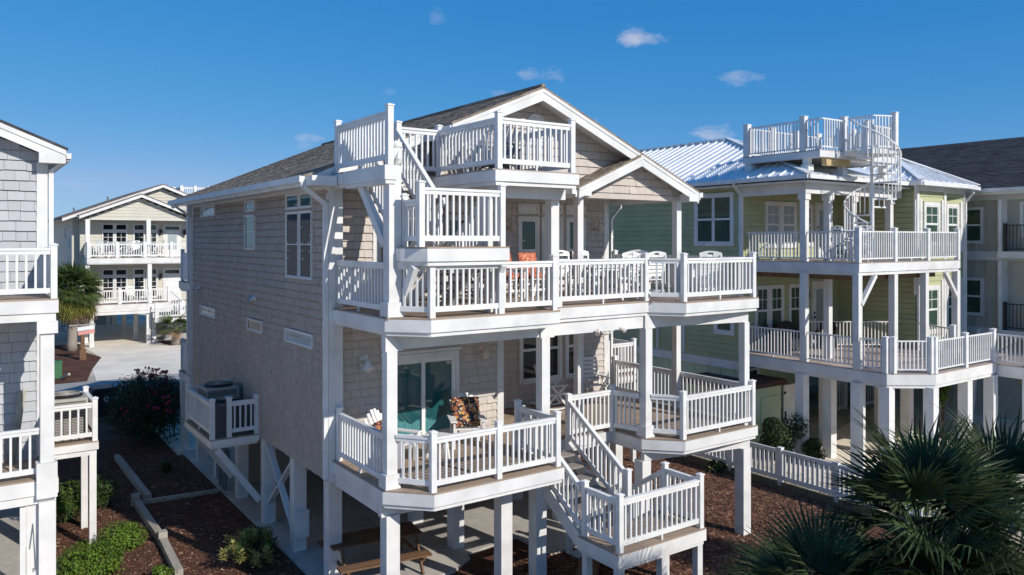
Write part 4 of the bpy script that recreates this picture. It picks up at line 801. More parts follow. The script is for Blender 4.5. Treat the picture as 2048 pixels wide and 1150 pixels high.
b = MB(); b.prism([(17.1, -.36), (17.1, -1.35), (17.85, -1.7), (18.2, -1.5), (18.5, -.36)], tz-.16, tz-.004); b.build('landing_plate', trim, SP)
railing(SP, (17.2, -.45, tz), (17.2, -1.3, tz), ends=(0, 0), h=1.05, pitch=.11, bw=.03, style=1, low=.05); railing(SP, (17.2, -1.3, tz), (17.9, -1.6, tz), ends=(0, 1), h=1.05, pitch=.11, bw=.03, style=1, low=.05, post=.16)
# ground floor: outdoor shower box with flat roof, store wall and gates
SH = grp(GH, 'shower_enclosure'); b = MB(); b.box(14.7, 17.0, 1.9, 4.2, .02, 2.0); b.build('wall', green_t, SH); b = MB(); b.box(14.55, 17.15, 1.75, 4.3, 2.003, 2.16); b.box(14.6, 17.1, 1.8, 4.25, 2.163, 2.19); b.build('flat_roof', redwood, SH)
b = MB(); b.box(15.95, 16.98, 1.87, 1.897, 1.62, 1.65); b.box(15.9, 15.93, 1.87, 1.897, .1, 1.65); b.box(15.2, 15.23, 1.87, 1.897, .1, 1.9); b.build('batten', green_t, SH)
b = MB(); b.box(17.02, 17.06, 1.95, 2.95, .25, 1.98); dd = b.build('door', white, SH); b = MB(); [b.box(17.005, 17.05, 1.9, 1.945, z, z+.06) for z in (.5, 1.6)]; b.build('hinge', blackm, dd)
b = MB(); b.box(17.1, 17.8, 1.85, 1.89, .3, 1.95); d2 = b.build('door', white, SH); b = MB(); b.box(17.14, 17.18, 1.80, 1.85, .75, 1.05); b.build('handle', blackm, d2); b = MB(); [b.box(17.08, 17.2, 1.83, 1.85, z, z+.08) for z in (.45, 1.65)]; b.build('hinge', blackm, d2)
b = MB(); b.box(18.0, 22.5, 5.0, 5.1, .05, g1-.4); [b.box(18.0+k*.62, 18.05+k*.62, 4.97, 5.0, .05, g1-.4) for k in range(8)]; b.build('store_wall', green_t, GH)
window(GH, Fr((18.6, 4.98, 0), (1, 0), (0, -1)), .4, 1.2, 1.3, 2.4, 'double', tw=.08, bars=2)
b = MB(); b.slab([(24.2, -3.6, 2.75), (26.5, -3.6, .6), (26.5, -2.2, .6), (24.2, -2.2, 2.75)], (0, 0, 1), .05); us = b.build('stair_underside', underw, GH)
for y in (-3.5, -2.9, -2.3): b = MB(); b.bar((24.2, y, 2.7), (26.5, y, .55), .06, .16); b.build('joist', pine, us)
def picket(label, cat, p, q, h=1.0, n=9, name='gate', grpn=None, par=None):
    t = thing(name, label, cat, p, grpn) if par is None else grp(par, name); p, q = Vector(p), Vector(q); b = MB(); b.vbar(p, q, .05, h-.12, h); b.vbar(p, q, .05, .08, .2); b.build('rail', white, t)
    for i in range(n): c = p+(q-p)*((i+.5)/n); inst('picket', ('pk', round(h, 2)), lambda k: k.cbox(0, 0, .05, h-.02, .05, .03), white, t, c)
    for c in (p, q): inst('gate_post', ('gp', round(h, 2)), lambda k: k.cbox(0, 0, 0, h+.1, .11), white, t, c)
    return t
for l, p, q, n in (('white picket gate standing open beyond the green posts', (21.6, 3.3, .02), (23.6, 3.6, .02), 9), ('white picket fence run beside the yellowed grass under the green deck', (24.2, 3.5, .02), (26.4, 3.2, .02), 14)): picket(l, 'gate', p, q, 1.25, n, grpn='picket gates below the green deck')
FSt = grp(GH, 'side_staircase'); b = MB()
b.vbar((22.6, -.6, 0), (26.5, .9, 2.3), .06, -.15, .18); b.vbar((22.6, -1.7, 0), (26.5, -.2, 2.3), .06, -.15, .18); b.build('stringer', trim, FSt)
railing(FSt, (22.6, -1.7, .1), (26.5, -.2, 2.4), ends=(1, 1), h=.95, pitch=.16, parts=False); railing(FSt, (22.6, -.6, .1), (26.5, .9, 2.4), ends=(1, 1), h=.95, pitch=.16, parts=False)
# ================================================================== BEIGE BUILDING, far right
BB = thing('beige_building', 'beige board sided three storey building with black shingle roof behind the green house', 'building', (32, 0, 0))
FBB = Fr((27, 14, 0), (0, -1), (-1, 0)); L_ = 34
b = MB(); b.box(27.02, 40, -20, 14, 0, 8.85); w_ = b.build('wall', beige, BB)
b = MB(); k = 0
rec = (15.05, 17.6)
while k < L_:
    if not (rec[0] < k < rec[1]): fbox(b, FBB, k, k+.05, -.02, .02, .3, 8.7)
    k += .42
b.build('batten', beige, w_, 'stuff')
b = MB()
for z0, z1 in ((6.14, 6.50), (3.12, 3.5), (8.5, 8.86)): fbox(b, FBB, 0, L_, -.02, .05, z0, z1)
fbox(b, FBB, 14.72, 15.05, -.02, .06, 3.5, 6.14); fbox(b, FBB, 14.72, 15.05, -.02, .06, 6.5, 8.5); fbox(b, FBB, 17.4, 17.75, -.02, .06, 3.5, 6.14); fbox(b, FBB, 17.4, 17.75, -.02, .06, 6.5, 8.5); b.build('trim_band', farg if False else trim, BB)
for z0, z1 in ((7.05, 8.15), (4.2, 5.35)): window(BB, FBB, 13.2, 14.2, z0-.25, z1+.1, 'double', tw=.07, g=glass_g)
# recessed balconies
for z, zt in ((6.5, 8.5), (3.5, 6.14)):
    b = MB(); fbox(b, FBB, 15.05, 17.4, -.015, .002, z, zt); nb = b.build('balcony_back', beige, BB)
    if z > 6: window(BB, FBB, 15.5, 16.3, z+.55, zt-.1, 'double', tw=.06, g=glass_b); window(BB, FBB, 16.3, 17.1, z+.55, zt-.1, 'double', tw=.06, g=glass_b)
    b = MB(); fbox(b, FBB, 15.05, 17.4, .34, .38, z+.98, z+1.02); fbox(b, FBB, 15.05, 17.4, .34, .38, z+.08, z+.12); fbox(b, FBB, 15.07, 15.17, .30, .42, z, z+1.08); k = 15.25
    rl = b.build('railing', blackm, BB)
    while k < 17.4: q = MB(); fbox(q, FBB, k, k+.025, .35, .37, z+.12, z+.98); q.build('baluster', blackm, rl); k += .13
    b = MB(); fbox(b, FBB, 14.9, 17.6, .0, .5, z-.25, z); b.build('balcony_floor', trim, BB)
    b = MB(); fbox(b, FBB, 14.93, 15.04, .38, .49, z, zt); fbox(b, FBB, 17.41, 17.52, .38, .49, z, zt); b.build('balcony_post', trim, BB)
rs = Vector((-.42, 0, 1)).normalized()
b = MB(); b.slab([(26.4, 14.4, 8.82), (26.4, -21, 8.82), (33.4, -21, 11.55), (33.4, 14.4, 11.55)], rs, .08); rb = b.build('roof', roof_bk, BB)
b = MB(); b.slab([(40.4, 14.4, 8.82), (40.4, -21, 8.82), (33.4, -21, 11.55), (33.4, 14.4, 11.55)], (.36, 0, .93), .08); b.build('roof', roof_bk, BB)
b = MB(); sl_ = (11.55-8.82)/7.0; u = 26.4
while u < 33.2:
    x = -12
    while x < 14.4:
        w = R.uniform(.3, .9); t = R.uniform(.008, .022); z0 = 8.82+(u-26.4)*sl_; z1 = z0+.2*sl_; o = rs*(.08+t)
        b.add([tuple(Vector((u, x, z0))+o), tuple(Vector((u, min(x+w, 14.4), z0))+o), tuple(Vector((u+.2, min(x+w, 14.4), z1))+rs*.082), tuple(Vector((u+.2, x, z1))+rs*.082), tuple(Vector((u, x, z0))+rs*.08), tuple(Vector((u, min(x+w, 14.4), z0))+rs*.08)], [(3, 2, 1, 0), (0, 1, 5, 4)]); x += w
    u += .18
b.build('shingle_course', roof_bk, rb, 'stuff')
b = MB(); b.box(26.32, 26.4, -21, 14.4, 8.68, 8.92); b.box(26.2, 26.318, -21, 14.4, 8.78, 8.92); b.box(26.4, 27.0, -21, 14.4, 8.68, 8.72); b.build('gutter', trim, rb)
b = MB(); b.add([(28.6, -2.6, 9.75), (28.6, -3.6, 10.3), (28.6, -4.6, 9.75), (31.2, -3.6, 10.75)], [(0, 1, 2), (0, 3, 1), (1, 3, 2)]); dm = b.build('dormer', roof_bk, BB); b = MB(); b.vbar((28.55, -2.4, 9.68), (28.55, -3.6, 10.34), .06, -.1, .06); b.vbar((28.55, -3.6, 10.34), (28.55, -4.8, 9.68), .06, -.1, .06); b.build('rake_board', trim, dm); b = MB(); b.slab([(28.58, -2.6, 9.72), (28.58, -4.6, 9.72), (28.58, -3.6, 10.27)], (-1, 0, 0), .02); b.build('gable_face', yellow, dm)
# ================================================================== CREAM HOUSE across the street
YH = thing('cream_house', 'cream two storey house on posts across the street, with balconies and a carport below', 'house', (4, 47, 0))
FY = Fr((.3, 44.0, 0), (1, 0), (0, -1)); y1, y2 = 2.72, 5.78
b = MB(); b.box(-.1, 9.6, 44.12, 58, 2.5, 8.5); b.build('inner_wall', yellow, YH)
plank_wall(YH, 'porch_wall', FY, 9.2, y1, 8.4, .2, yellow, parts=False)
plank_wall(YH, 'side_wall', Fr((-.1, 44, 0), (0, 1), (-1, 0)), 14, 2.5, 8.4, .2, yellow, parts=False)
plank_wall(YH, 'gable_wall', Fr((0, 42.5, 0), (1, 0), (0, -1)), 9, 8.3, 9.9, .2, yellow, top=[(.5, 8.3), (7.1, 8.3), (3.75, 9.75)], parts=False)
plank_wall(YH, 'gable_wall', Fr((0, 43.6, 0), (1, 0), (0, -1)), 12, 8.3, 10.7, .2, yellow, top=[(.2, 8.3), (10.2, 8.3), (10.2, 8.55), (5.32, 10.5), (.2, 8.5)], parts=False)
def gab(v, u0, ua, u1, ze, za, back, m=roof_pk):
    for (a, za_), (c, zc_) in (((u0, ze), (ua, za)), ((u1, ze), (ua, za))):
        nn = Vector((-(zc_-za_)/(c-a), 0, 1)).normalized(); b = MB(); b.slab([(a, v, za_), (c, v, zc_), (c, back, zc_), (a, back, za_)], nn, .08); o = b.build('roof', m, YH)
        b = MB(); b.vbar((a, v-.02, za_), (c, v-.02, zc_), .05, -.18, .0); b.build('rake_board', trim, o); b = MB(); b.slab([(a, v+.02, za_-.1), (c, v+.02, zc_-.1), (c, back, zc_-.1), (a, back, za_-.1)], nn, .04); b.build('soffit', trim, o)
gab(43.2, -.75, 5.32, 11.3, 8.35, 10.76, 59); gab(42.05, .1, 3.76, 7.45, 8.5, 9.98, 44.5)
b = MB(); b.box(.5, 8.0, 42.45, 44, 8.28, 8.32); b.build('porch_ceiling', trim, YH)
for z in (y1, y2):
    for a0, a1 in ((1.33, 2.1), (2.12, 2.9), (3.25, 4.0), (4.05, 4.8)):
        window(YH, FY, a0, a1, z+.25, z+1.77, 'double', tw=.06, g=glass, bars=1, e=.035); window(YH, FY, a0, a1, z+1.79, z+2.3, 'fixed', tw=.06, g=glass, e=.035)
    b = MB(); fbox(b, FY, 5.15, 6.35, .0, .06, z, z+2.25); o = b.build('door', trim, YH); b = MB(); fbox(b, FY, 5.3, 6.2, .06, .075, z, z+1.78); dl = b.build('door_leaf', white, o); b = MB(); fbox(b, FY, 5.45, 6.05, .075, .08, z+.5 if z > 4 else z+.7, z+1.65); b.build('pane', glass_b if z > 4 else white, o); b = MB(); fbox(b, FY, 5.3, 6.2, .06, .08, z+1.9, z+2.12); b.build('transom_pane', glass, o)
    for a in (4.98, 6.55): b = MB(); fbox(b, FY, a-.07, a+.07, .02, .2, z+1.55, z+1.9); b.build('wall_lantern', blackm, YH)
YD2 = [(.55, 44), (.55, 42.2), (9, 42.2), (9, 44)]; YD1 = [(.55, 44), (.55, 42.2), (4.4, 42.2), (4.4, 42.7), (6.2, 42.7), (6.2, 44)]
op = lambda x, y: y < 43.8
deck(YH, YD1, y1, deck_gr, op, fas=.45, under=.2); deck(YH, YD2, y2, deck_gr, op, fas=.34, under=.05)
ky = dict(parts=False, h=.95, pitch=.15, bw=.05, post=.2)
railing(YH, (.65, 42.3, y2), (9, 42.3, y2), ends=(1, 1), mid=4, **ky); railing(YH, (.65, 42.3, y2), (.65, 43.9, y2), ends=(0, 0), **ky); railing(YH, (.65, 42.3, y1), (4.3, 42.3, y1), ends=(1, 1), mid=1, **ky); railing(YH, (4.4, 42.75, y1), (5.6, 42.75, y1), ends=(0, 1), **ky); railing(YH, (5.6, 42.75, y1), (6.4, 42.3, 1.75), ends=(0, 1), **ky)
deck(YH, [(4.5, 41.6), (7.8, 41.6), (7.8, 42.6), (4.5, 42.6)], 1.7, deck_gr, None, fas=.2, under=.05); railing(YH, (4.6, 41.65, 1.7), (7.7, 41.65, 1.7), ends=(1, 1), mid=1, **ky)
for x, y, z0, z1 in ((.62, 42.5, y2, 8.3), (4.25, 42.5, y2, 8.3), (7.9, 42.5, y2, 8.3), (4.3, 42.4, y1, y2-.4), (.62, 42.5, y1, y2-.4), (.83, 42.35, 0, 2.1), (4.25, 42.5, 0, 2.1), (.8, 45, 0, 2.1), (3.9, 45, 0, 2.1), (3.6, 48, 0, 2.1), (.8, 49, 0, 2.1), (3.4, 51, 0, 2.1), (3.4, 54, 0, 2.1), (7.7, 41.7, 0, 1.5), (4.6, 42.6, 0, 2.1)):
    o = inst('column', ('yc', round(z1-z0, 2)), lambda k: k.cbox(0, 0, 0, z1-z0, .26), trim, YH, (x, y, z0))
for q in ((4.5, 9.4, 43.2, 43.3, 0, 2.1), (.4, 4.4, 57, 57.1, 0, 1.0)): b = MB(); b.box(*q); b.build('carport_wall', farg, YH)
for q, z0, z1 in (((47.5, 48.3), 7.0, 8.0), ((45.2, 45.7), 6.3, 7.2)): window(YH, Fr((-.1, 0, 0), (0, 1), (-1, 0)), q[0], q[1], z0, z1, 'double', tw=.08)
for v, u in ((46, .3), (44.5, 2.2)): b = MB(); b.tube([(u, v+1, 8.9+(u-.3)*.4), (u, v+1, 9.2+(u-.3)*.4)], .06, 6); b.build('roof_pipe', boxg, YH)
railing(YH, (7.1, 46, 9.9), (9.0, 46, 9.9), ends=(1, 1), mid=1, **ky); railing(YH, (7.1, 46, 9.9), (7.1, 48.4, 9.9), ends=(0, 1), **ky)
b = MB(); b.box(7.0, 9.1, 45.9, 48.5, 9.5, 9.89); b.build('roof_deck', trim, YH)
# chairs on its balcony read as small white shapes
chY = []
# ================================================================== far grey house behind it
XH = thing('far_grey_house', 'grey house with brown roof and small white balcony glimpsed left of the cream house', 'house', (-6, 60, 0))
b = MB(); b.box(-12, -1.15, 60, 70, 0, 8.1); b.build('wall', farg, XH); FX = Fr((-12, 60, 0), (1, 0), (0, -1))
b = MB(); b.slab([(-12.5, 59, 8.1), (-.6, 59, 8.1), (-1.5, 64, 9.6), (-12.5, 64, 9.6)], (0, -.3, 1), .1); b.build('roof', roof_pk, XH); b = MB(); b.box(-12.5, -.6, 58.9, 59, 7.8, 8.12); b.box(-12.5, -.8, 58.95, 59.1, 6.95, 7.25); b.build('fascia', trim, XH)
window(XH, FX, 9.3, 10.6, 4.6, 6.9, 'double', tw=.2, g=glass); deck(XH, [(-12, 60), (-12, 58.6), (-1.3, 58.6), (-1.3, 60)], 4.4, deck_gr, None, fas=.4); railing(XH, (-11.9, 58.7, 4.4), (-1.4, 58.7, 4.4), ends=(1, 1), **ky)
# ================================================================== street things
SP_ = thing('sign_post', 'brown wooden post with a small flag sign in the mulch bed beside the palm', 'sign', (-.31, 36.58, 0))
b = MB(); b.cbox(-.31, 36.58, 0, .62, .34); b.cbox(-.31, 36.58, .62, 2.0, .2); b.build('post', oldwood, SP_); b = MB(); b.box(-1.0, .35, 36.5, 36.6, 2.0, 2.07); b.build('crossbar', timber, SP_)
b = MB(); b.slab([(-.55, 36.45, 1.45), (.30, 36.45, 1.55), (.30, 36.45, 1.78), (-.55, 36.45, 1.66)], (0, 1, 0), .03); b.build('red_stripe_panel', mat('faded_red_sign', (.62, .28, .24), .6), SP_); b = MB(); b.slab([(-.58, 36.45, 1.68), (.30, 36.45, 1.80), (.30, 36.45, 1.98), (-.58, 36.45, 1.92)], (0, 1, 0), .03); b.build('white_panel', mat('pale_sign', (.72, .73, .78), .6), SP_)
t = thing('utility_box', 'green utility box at the street side of the mulch bed', 'utility box', (-2.15, 30.6, 0)); b = MB(); b.cbox(-2.15, 30.6, 0, .78, .5); b.build('cabinet', greenbox, t); b = MB(); b.cbox(-2.15, 30.6, .783, .86, .56); b.build('lid', greenbox, t)
b = MB(); b.bar((-2.0, 30.0, .05), (-1.7, 29.2, .35), .12, .12); tag(b.build('garden_post', timber), 'short leaning timber post beside the green utility box', 'post')
t = thing('trash_bin', 'dark navy wheeled trash bin with a round emblem beside the oleander', 'trash bin', (-1.5, 19.6, 0), rz=.1)
b = MB(); b.add([(-.33, -.38, .08), (.33, -.38, .08), (.33, .38, .08), (-.33, .38, .08), (-.42, -.46, 1.08), (.42, -.46, 1.08), (.42, .46, 1.08), (-.42, .46, 1.08)], [(3, 2, 1, 0), (4, 5, 6, 7), (0, 1, 5, 4), (1, 2, 6, 5), (2, 3, 7, 6), (3, 0, 4, 7)]); b.build('body', binm, t, local=True)
b = MB(); b.box(-.45, .45, -.50, .50, 1.082, 1.13); b.box(-.40, .40, -.44, .46, 1.132, 1.18); b.box(-.47, -.40, -.52, -.40, 1.02, 1.08); b.box(.40, .47, -.52, -.40, 1.02, 1.08); b.build('lid', binm, t, local=True)
em = mat('pale_print', (.45, .52, .58), .6)
def ringp(b, r0, r1, cx, cz, y, n=16):
    for k in range(n): a, c = 2*math.pi*k/n, 2*math.pi*(k+1)/n; b.add([(cx+r*math.cos(q), y, cz+r*math.sin(q)) for r, q in ((r0, a), (r1, a), (r1, c), (r0, c))], [(0, 1, 2, 3)])
b = MB(); ringp(b, .05, .10, .06, .76, -.443); b.add([(.0, -.432, .60), (.13, -.432, .60), (.13, -.436, .63), (.0, -.436, .63)], [(0, 1, 2, 3)]); b.build('emblem', em, t, local=True)
for s in (-1, 1): b = MB(); b.tube([(s*.30, .36, .12), (s*.37, .36, .12)], .12, 12); b.build('wheel', blackm, t, local=True)
# the white picket boundary fence, panel by panel
PF = thing('picket_fence', 'long white picket fence on a timber kerb between the mulch yard and the green house', 'fence', (12.69, -2, .2))
ys = [2.25, .52, -1.21, -2.94, -4.67, -6.4, -8.1]
for i, y in enumerate(ys):
    inst('post', 'pfp', lambda k: (k.cbox(0, 0, 0, 1.02, .12), k.cbox(0, 0, 1.023, 1.05, .15)), white, PF, (12.69, y, .11))
    if i:
        ya = ys[i-1]; b = MB(); b.box(12.66, 12.72, y+.06, ya-.06, 1.0, 1.1); b.box(12.66, 12.72, y+.06, ya-.06, .26, .38); rl = b.build('rail', white, PF)
        for k in range(11): inst('picket', 'pfk', lambda q: q.cbox(0, 0, 0, .62, .035, .07), white, rl, (12.69, y+.06+(ya-y-.12)*(k+.5)/11, .38))
# ================================================================== FURNITURE AND SMALL THINGS
def lp(t, name, m, *boxes, par=None):
    b = MB(); [b.box(*q) if len(q) == 6 else b.bar(*q) for q in boxes]; return b.build(name, m, par or t, local=True)
def adirondack(label, loc, rz, m=poly, grpn=None):
    """fan-backed chair, low sloping seat, broad arms; faces -y"""
    t = thing('adirondack_chair', label, 'chair', loc, grpn, rz)
    bk = MB(); bk.bar((-.26, .29, .42), (.26, .29, .42), .03, .08); o = bk.build('backrest', m, t, local=True)
    for i in range(6):
        x = (i-2.5)*.088; h = 1.02-.035*abs(i-2.5)**1.6; b = MB(); b.bar((x, .20, .26), (x*1.25, .52, h), .078, .02, (0, -1, .35)); b.build('slat', m, o, local=True)
    st = MB(); st.bar((-.26, -.30, .33), (-.26, .34, .18), .03, .09); st.bar((.26, -.30, .33), (.26, .34, .18), .03, .09); s = st.build('seat', m, t, local=True)
    for i in range(6): b = MB(); y = -.30+i*.095; b.box(-.28, .28, y, y+.082, .385-(y+.3)*.235, .405-(y+.3)*.235); b.build('slat', m, s, local=True)
    for sx in (-1, 1):
        lp(t, 'arm', m, (sx*.25, sx*.39, -.38, .36, .56, .585)); lp(t, 'leg', m, (sx*.285, sx*.325, -.34, -.24, 0, .558)); lp(t, 'leg', m, ((sx*.305, .30, 0), (sx*.305, .34, .56), .035, .08))
    return t
def cushion(label, loc, rz, m, w=.46, h=.5, tilt=.42, grpn=None):
    t = bpy.data.meshes.new('cushion'); n = 7; vs, fs = [], []
    for s in (-1, 1):
        for i in range(n):
            for j in range(n):
                x, z = -1+2*i/(n-1), -1+2*j/(n-1); p = max(0, (1-x**4)*(1-z**4))**.6; vs.append((x*w/2, s*(.012+.055*p), z*h/2+h/2))
    for s in range(2):
        for i in range(n-1):
            for j in range(n-1): a = s*n*n+i*n+j; q = [a, a+1, a+n+1, a+n]; fs.append(q if s else q[::-1])
    for i in range(n-1):
        for a, b2 in ((i, i+1), (n*n-n+i+1, n*n-n+i)): fs.append([a, b2, b2+n*n, a+n*n])
        for a, b2 in (((i+1)*n, i*n), (i*n+n-1, (i+1)*n+n-1)): fs.append([a, b2, b2+n*n, a+n*n])
    t.from_pydata(vs, [], fs); t.materials.append(m); t.polygons.foreach_set('use_smooth', [True]*len(fs)); t.update()
    o = bpy.data.objects.new('cushion', t); COL.objects.link(o); o.location = loc; o.rotation_euler = (-tilt, 0, rz); return tag(o, label, 'cushion', grpn)
def fwd(loc, rz, d, dz): return (loc[0]+math.sin(rz)*d, loc[1]-math.cos(rz)*d, loc[2]+dz)
z = Z1+.002
ca = ((.98, -.88, z), .55); cb = ((2.86, -.52, z), -.42)
adirondack('white fan-backed chair beside the corner column of the lower deck', *ca, grpn='chairs by the sliding door'); adirondack('white fan-backed chair right of the sliding door with a large floral cushion', *cb, grpn='chairs by the sliding door')
cushion('floral cushion half hidden behind the corner column', fwd(ca[0], ca[1], -.10, .36), ca[1], floral, .52, .5, .45); cushion('dark floral cushion standing tall in the chair right of the sliding door', fwd(cb[0], cb[1], -.10, .36), cb[1], floral, .62, .64, .42)
t = thing('patio_table', 'round white patio table between the two floral cushioned chairs', 'table', (1.80, -1.12, z)); b = MB(); b.lathe((0, 0, .42), [(.34, 0), (.36, .015), (.34, .03)], 28); b.build('table_top', poly, t, local=True)
for k in range(4): a = k*math.pi/2+.5; lp(t, 'leg', poly, ((.26*math.cos(a), .26*math.sin(a), 0), (.20*math.cos(a), .20*math.sin(a), .42), .05, .05))
def rocker(label, loc, rz, grpn):
    t = thing('rocking_chair', label, 'chair', loc, grpn, rz); m = acl if False else poly
    o = lp(t, 'backrest', m, ((-.25, .17, .36), (-.25, .40, 1.12), .035, .05), ((.25, .17, .36), (.25, .40, 1.12), .035, .05))
    for i in range(6): k = i/5; y = .22+.175*k; zz_ = .52+.56*k; lp(t, 'slat', m, ((-.235, y, zz_), (.235, y, zz_), .02, .085), par=o)
    s = lp(t, 'seat', m, ((-.25, -.30, .42), (-.25, .22, .37), .035, .05), ((.25, -.30, .42), (.25, .22, .37), .035, .05))
    for i in range(5): y = -.28+i*.105; lp(t, 'slat', m, (-.26, .26, y, y+.09, .435-i*.01, .452-i*.01), par=s)
    for sx in (-1, 1):
        lp(t, 'arm', m, (sx*.25, sx*.35, -.32, .26, .63, .655)); lp(t, 'leg', m, ((sx*.285, -.34, .06), (sx*.285, .10, .63), .035, .05)); lp(t, 'leg', m, ((sx*.285, .34, .06), (sx*.285, -.24, .60), .035, .05))
        b = MB(); pts = [(sx*.285, -.5+.1*k, .035+.10*((k-5)/5.0)**2) for k in range(11)]; b.tube(pts, .024, 5); b.build('rocker', m, t, local=True)
    return t
rocker('pale slatted rocking chair seen from its side below the porch windows', (6.55, 1.25, z), 1.25, 'rocking chairs in the recess'); rocker('pale slatted rocking chair seen from the front beside the outlet box', (8.15, 1.45, z), -.25, 'rocking chairs in the recess')
# second deck: orange cushioned chairs, grey table set, white dining set
z = Z2+.002
def dchair(label, loc, rz, grpn, m=poly, cush=None, hh=1.04):
    t = thing('dining_chair', label, 'chair', loc, grpn, rz)
    o = lp(t, 'backrest', m, ((-.23, .21, .42), (-.25, .34, hh), .04, .045), ((.23, .21, .42), (.25, .34, hh), .04, .045))
    for i in range(4): k = i/3; lp(t, 'slat', m, ((-.22, .235+.085*k, .56+(hh-.74)*k), (.22, .235+.085*k, .56+(hh-.74)*k), .02, .10), par=o)
    b = MB(); pts = []; zt = hh+.04
    for k in range(9): x = -.27+.54*k/8; pts.append((x, zt+.055*math.cos(x/.27*1.4)))
    for k in range(8):
        if k in (3, 4): b.slab([(pts[k][0], .33, pts[k][1]-.045), (pts[k+1][0], .33, pts[k+1][1]-.045), (pts[k+1][0], .345, pts[k+1][1]), (pts[k][0], .345, pts[k][1])], (0, -1, 0), .024)
        else: b.slab([(pts[k][0], .31, zt-.09), (pts[k+1][0], .31, zt-.09), (pts[k+1][0], .345, pts[k+1][1]), (pts[k][0], .345, pts[k][1])], (0, -1, 0), .024)
    b.box(-.07, .07, .28, .305, zt-.09, zt-.035); b.build('top_rail', m, o, local=True)
    s = lp(t, 'seat', m, (-.25, -.215, -.24, .24, .36, .42), (.215, .25, -.24, .24, .36, .42))
    for i in range(5): lp(t, 'slat', m, (-.26, .26, -.25+i*.10, -.16+i*.10, .423, .443), par=s)
    for sx in (-1, 1):
        lp(t, 'arm', m, (sx*.23, sx*.30, -.26, .26, .64, .665))
        lp(t, 'leg', m, (sx*.215, sx*.26, -.25, -.205, 0, .638)); lp(t, 'leg', m, ((sx*.235, .30, 0), (sx*.235, .21, .42), .045, .045))
    lp(t, 'stretcher', m, (-.215, .215, -.24, -.215, .16, .21), (-.215, .215, .225, .25, .16, .21))
    return t
for i, (l, x, y, r) in enumerate((('white dining chair behind the porch column, back to the window', 6.45, .45, 0), ('white dining chair with a cut-out handle in its top rail, right of the porch column', 7.10, .45, 0.0), ('white dining chair nearest the middle rail, its back to the rail', 6.35, -1.55, 3.14),
    ('white dining chair at the far end of the long table beside the side rail', 8.55, .2, -.9), ('white dining chair with its back to the short angled rail', 7.15, -1.6, 3.05), ('white dining chair alone near the front corner of the second deck', 8.72, -2.0, 2.6))):
    dchair(l, (x, y, z), r, 'white dining chairs on the second deck', hh=1.0)
t = thing('dining_table', 'long white slatted dining table on the second deck', 'table', (6.95, -.55, z)); s = lp(t, 'apron', poly, (-.85, .85, -.42, -.38, .62, .70), (-.85, .85, .38, .42, .62, .70))
for i in range(7): lp(t, 'slat', poly, (-.95, .95, -.48+i*.138, -.355+i*.138, .703, .73), par=s)
for x in (-.8, .8):
    for y in (-.36, .36): lp(t, 'leg', poly, (x-.04, x+.04, y-.04, y+.04, 0, .62))
for l, x, y, r, gl in (('deck chair with orange patterned cushions nearest the window frame', 5.15, .15, .05, 0), ('deck chair with orange patterned cushions next to the stair post', 4.42, .1, .15, 0)):
    c = dchair(l, (x, y, z), r, 'orange cushioned chairs', hh=.86); k = (x, y, z)
    cushion(('orange patterned back cushion in the chair under the window' if x > 5 else 'orange patterned back cushion in the chair by the stair post'), fwd(k, r, -.16, .50), r, orange, .54, .56, .22, 'orange back cushions')
    q = cushion(('orange seat cushion below the window chair back' if x > 5 else 'orange seat cushion of the chair by the stair post'), fwd(k, r, .25, .50), r, orange, .5, .5, 1.5, 'orange seat cushions')
t = thing('bistro_table', 'dark grey table behind the balusters at the left of the second deck', 'table', (3.3, -1.0, z)); lp(t, 'table_top', greyw, (-.45, .45, -.45, .45, .68, .72))
for x in (-.38, .38):
    for y in (-.38, .38): b = MB(); b.tube([(x, y, .68), (x*.8, y*.8, .4), (x*1.05, y*1.05, 0)], .022, 6); b.build('leg', blackm, t, local=True)
for l, x, y, r in (('dark grey chair left of the grey table on the second deck', 2.55, -.9, 1.3), ('dark grey chair behind the grey table on the second deck', 3.45, -.1, .1)): dchair(l, (x, y, z), r, 'grey chairs on the second deck', greyw, hh=.9)
# roof deck
for l, x, y, r in (('grey chair on the roof deck behind the corner post', 3.1, -1.4, .6), ('grey chair on the roof deck behind the angled side rail', 2.65, -1.9, -1.2)): adirondack(l, (x, y, ZP+.002), r, greyw, 'grey chairs on the roof deck')
# owl
t = thing('owl_decoy', 'white plastic owl perched on the tall column beside the roof deck post', 'owl', (.31, -2.25, 8.236))
b = MB(); b.lathe((0, 0, 0), [(.05, 0), (.10, .05), (.125, .14), (.12, .24), (.09, .31)], 14, 1, .9); b.build('body', owlm, t, smooth=True, local=True)
b = MB(); b.lathe((.02, 0, .285), [(.06, 0), (.10, .04), (.108, .09), (.085, .14), (.03, .165)], 14); b.build('head', owlm, t, smooth=True, local=True)
for s in (-1, 1):
    b = MB(); b.lathe((.03, s*.05, .41), [(.03, 0), (.018, .03), (.004, .065)], 6); b.build('ear_tuft', owlm, t, local=True)
    b = MB(); b.tube([(.10, s*.05-.02, .385), (.126, s*.05-.025, .385)], .019, 8); b.build('eye', blackm, t, local=True)
    b = MB(); b.tube([(.02, s*.115, .25), (-.02, s*.125, .12), (-.06, s*.07, .02)], [.03, .04, .012], 6); b.build('wing', owlm, t, local=True)
b = MB(); b.tube([(.12, -.02, .36), (.15, -.025, .335)], [.018, .004], 6); b.build('beak', darkm, t, local=True)
